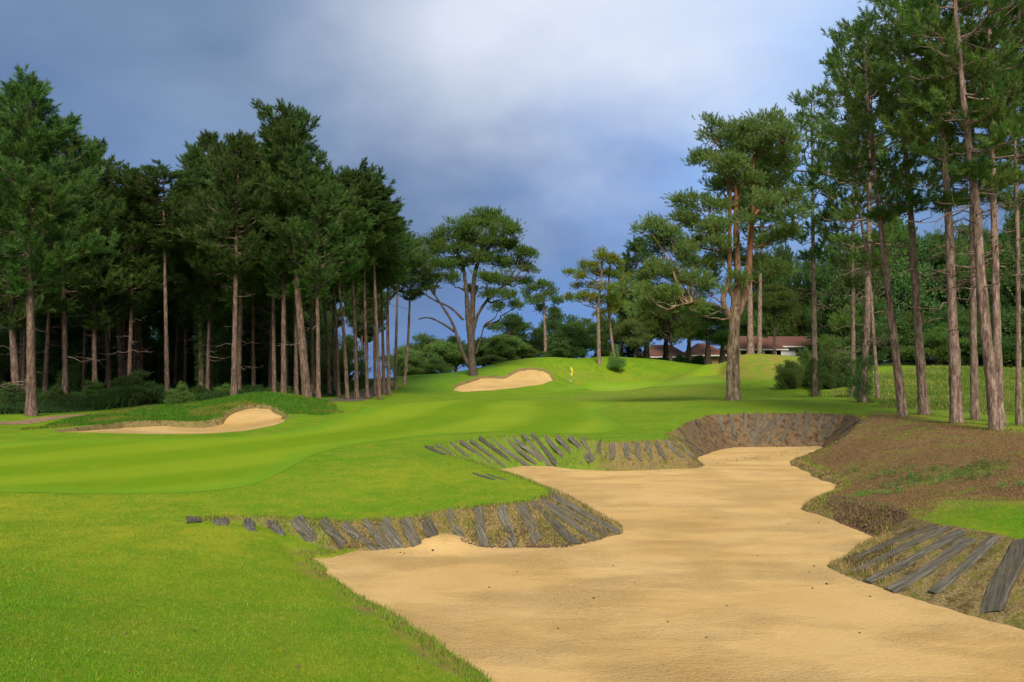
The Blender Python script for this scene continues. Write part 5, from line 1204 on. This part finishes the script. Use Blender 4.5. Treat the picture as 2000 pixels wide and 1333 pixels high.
# the cloud layer is warped by noise so nothing in it has a clean edge
nz = t.n('ShaderNodeTexNoise'); t.l(t.mapp(d, (1, 1, 1.6)), nz.inputs['Vector']); nz.inputs['Scale'].default_value = 2.6; nz.inputs['Detail'].default_value = 5; nz.inputs['Roughness'].default_value = .5
sb = t.n('ShaderNodeVectorMath', operation='SUBTRACT'); t.l(nz.outputs['Color'], sb.inputs[0]); sb.inputs[1].default_value = (.5, .5, .5)
ml = t.n('ShaderNodeVectorMath', operation='SCALE'); t.l(sb.outputs[0], ml.inputs[0]); ml.inputs['Scale'].default_value = .42
ad = t.n('ShaderNodeVectorMath', operation='ADD'); t.l(d, ad.inputs[0]); t.l(ml.outputs[0], ad.inputs[1]); wd = ad.outputs[0]
c = t.mix(t.ramp(t.noise(t.mapp(d, (1, 1, 2)), 2.2, 5, .5), [(.35, (0,)*3), (.65, (1,)*3)]), (.098, .162, .31), (.15, .24, .43))
c = t.mix(t.math('MULTIPLY', blob(1280, 400, .42, (1, 1, 1.2)), .9), c, (.165, .32, .68))
c = t.mix(t.math('MULTIPLY', blob(1000, 650, .45, (.7, 1, 2.0)), .85), c, (.105, .235, .56))
c = t.mix(t.math('MULTIPLY', blob(280, 300, .26, (.9, 1, 1.6)), .75), c, (.12, .235, .52))
c = t.mix(t.math('MULTIPLY', blob(740, 360, .27, (.9, 1, 1.1)), .85), c, (.088, .150, .31))
c = t.mix(t.math('MULTIPLY', blob(230, 60, .36, (.7, 1, 1.6)), .6), c, (.17, .25, .37))
c = t.mix(t.math('MULTIPLY', blob(860, 130, .33, (.8, 1, 1.5)), .8), c, (.25, .33, .46))
c = t.mix(t.math('MULTIPLY', blob(1600, 90, .30, (1.1, 1, .8)), .95), c, (.26, .48, .88))
c = t.mix(t.math('MULTIPLY', t.ramp(t.noise(t.mapp(d, (1.5, 1, 3.2)), 3.4, 6, .55), [(.46, (0,)*3), (.66, (1,)*3)]), .20), c, (.27, .35, .50))
c = t.mix(t.math('MULTIPLY', t.ramp(t.noise(t.mapp(d, (1.3, 1, 2.6), (3, 1, 7)), 2.6, 6, .5), [(.48, (0,)*3), (.66, (1,)*3)]), .30), c, (.075, .13, .26))
c = t.mix(t.math('MULTIPLY', blob(1190, 0, .36, (.80, 1, 1.25)), 1.0), c, (.72, .76, .86))
# unseen glow added round the sun behind the camera, for softer light
sd = np.array((math.sin(RAD(SUN_AZ)) * math.cos(RAD(SUN_EL)), math.cos(RAD(SUN_AZ)) * math.cos(RAD(SUN_EL)), math.sin(RAD(SUN_EL))))
c = t.mix(blob(sd, None, 1.1), c, (1.25, 1.18, 1.05))
bg2 = t.n('ShaderNodeBackground'); t.l(c, bg2.inputs[0]); bg2.inputs[1].default_value = 1.0
mx = t.n('ShaderNodeMixShader'); mx.inputs[0].default_value = .92; t.l(bg1.outputs[0], mx.inputs[1]); t.l(bg2.outputs[0], mx.inputs[2])
o = t.n('ShaderNodeOutputWorld'); t.l(mx.outputs[0], o.inputs[0])
sun = bpy.data.lights.new('sun', 'SUN'); sun.energy = 3.3; sun.angle = RAD(19); sun.color = (1.0, .94, .84)
so = bpy.data.objects.new('sun', sun); C.objects.link(so)
from mathutils import Vector
so.rotation_euler = Vector((-sd[0], -sd[1], -sd[2])).to_track_quat('-Z', 'Y').to_euler(); so.location = (0, 0, 60)
cam = bpy.data.cameras.new('camera'); cam.sensor_width = 36; cam.lens = 36 * F / 2000; cam.clip_end = 6000; cam.clip_start = .1
co = bpy.data.objects.new('camera', cam); C.objects.link(co); co.location = (0, 0, CZ); co.rotation_euler = (RAD(90) + PITCH, 0, 0); scene.camera = co
scene.view_settings.view_transform = 'Standard'; scene.view_settings.look = 'None'; scene.view_settings.exposure = .3; scene.view_settings.gamma = 1
scene.cycles.max_bounces = 5; scene.cycles.diffuse_bounces = 3; scene.cycles.transmission_bounces = 3; scene.cycles.glossy_bounces = 2; scene.cycles.use_denoising = True
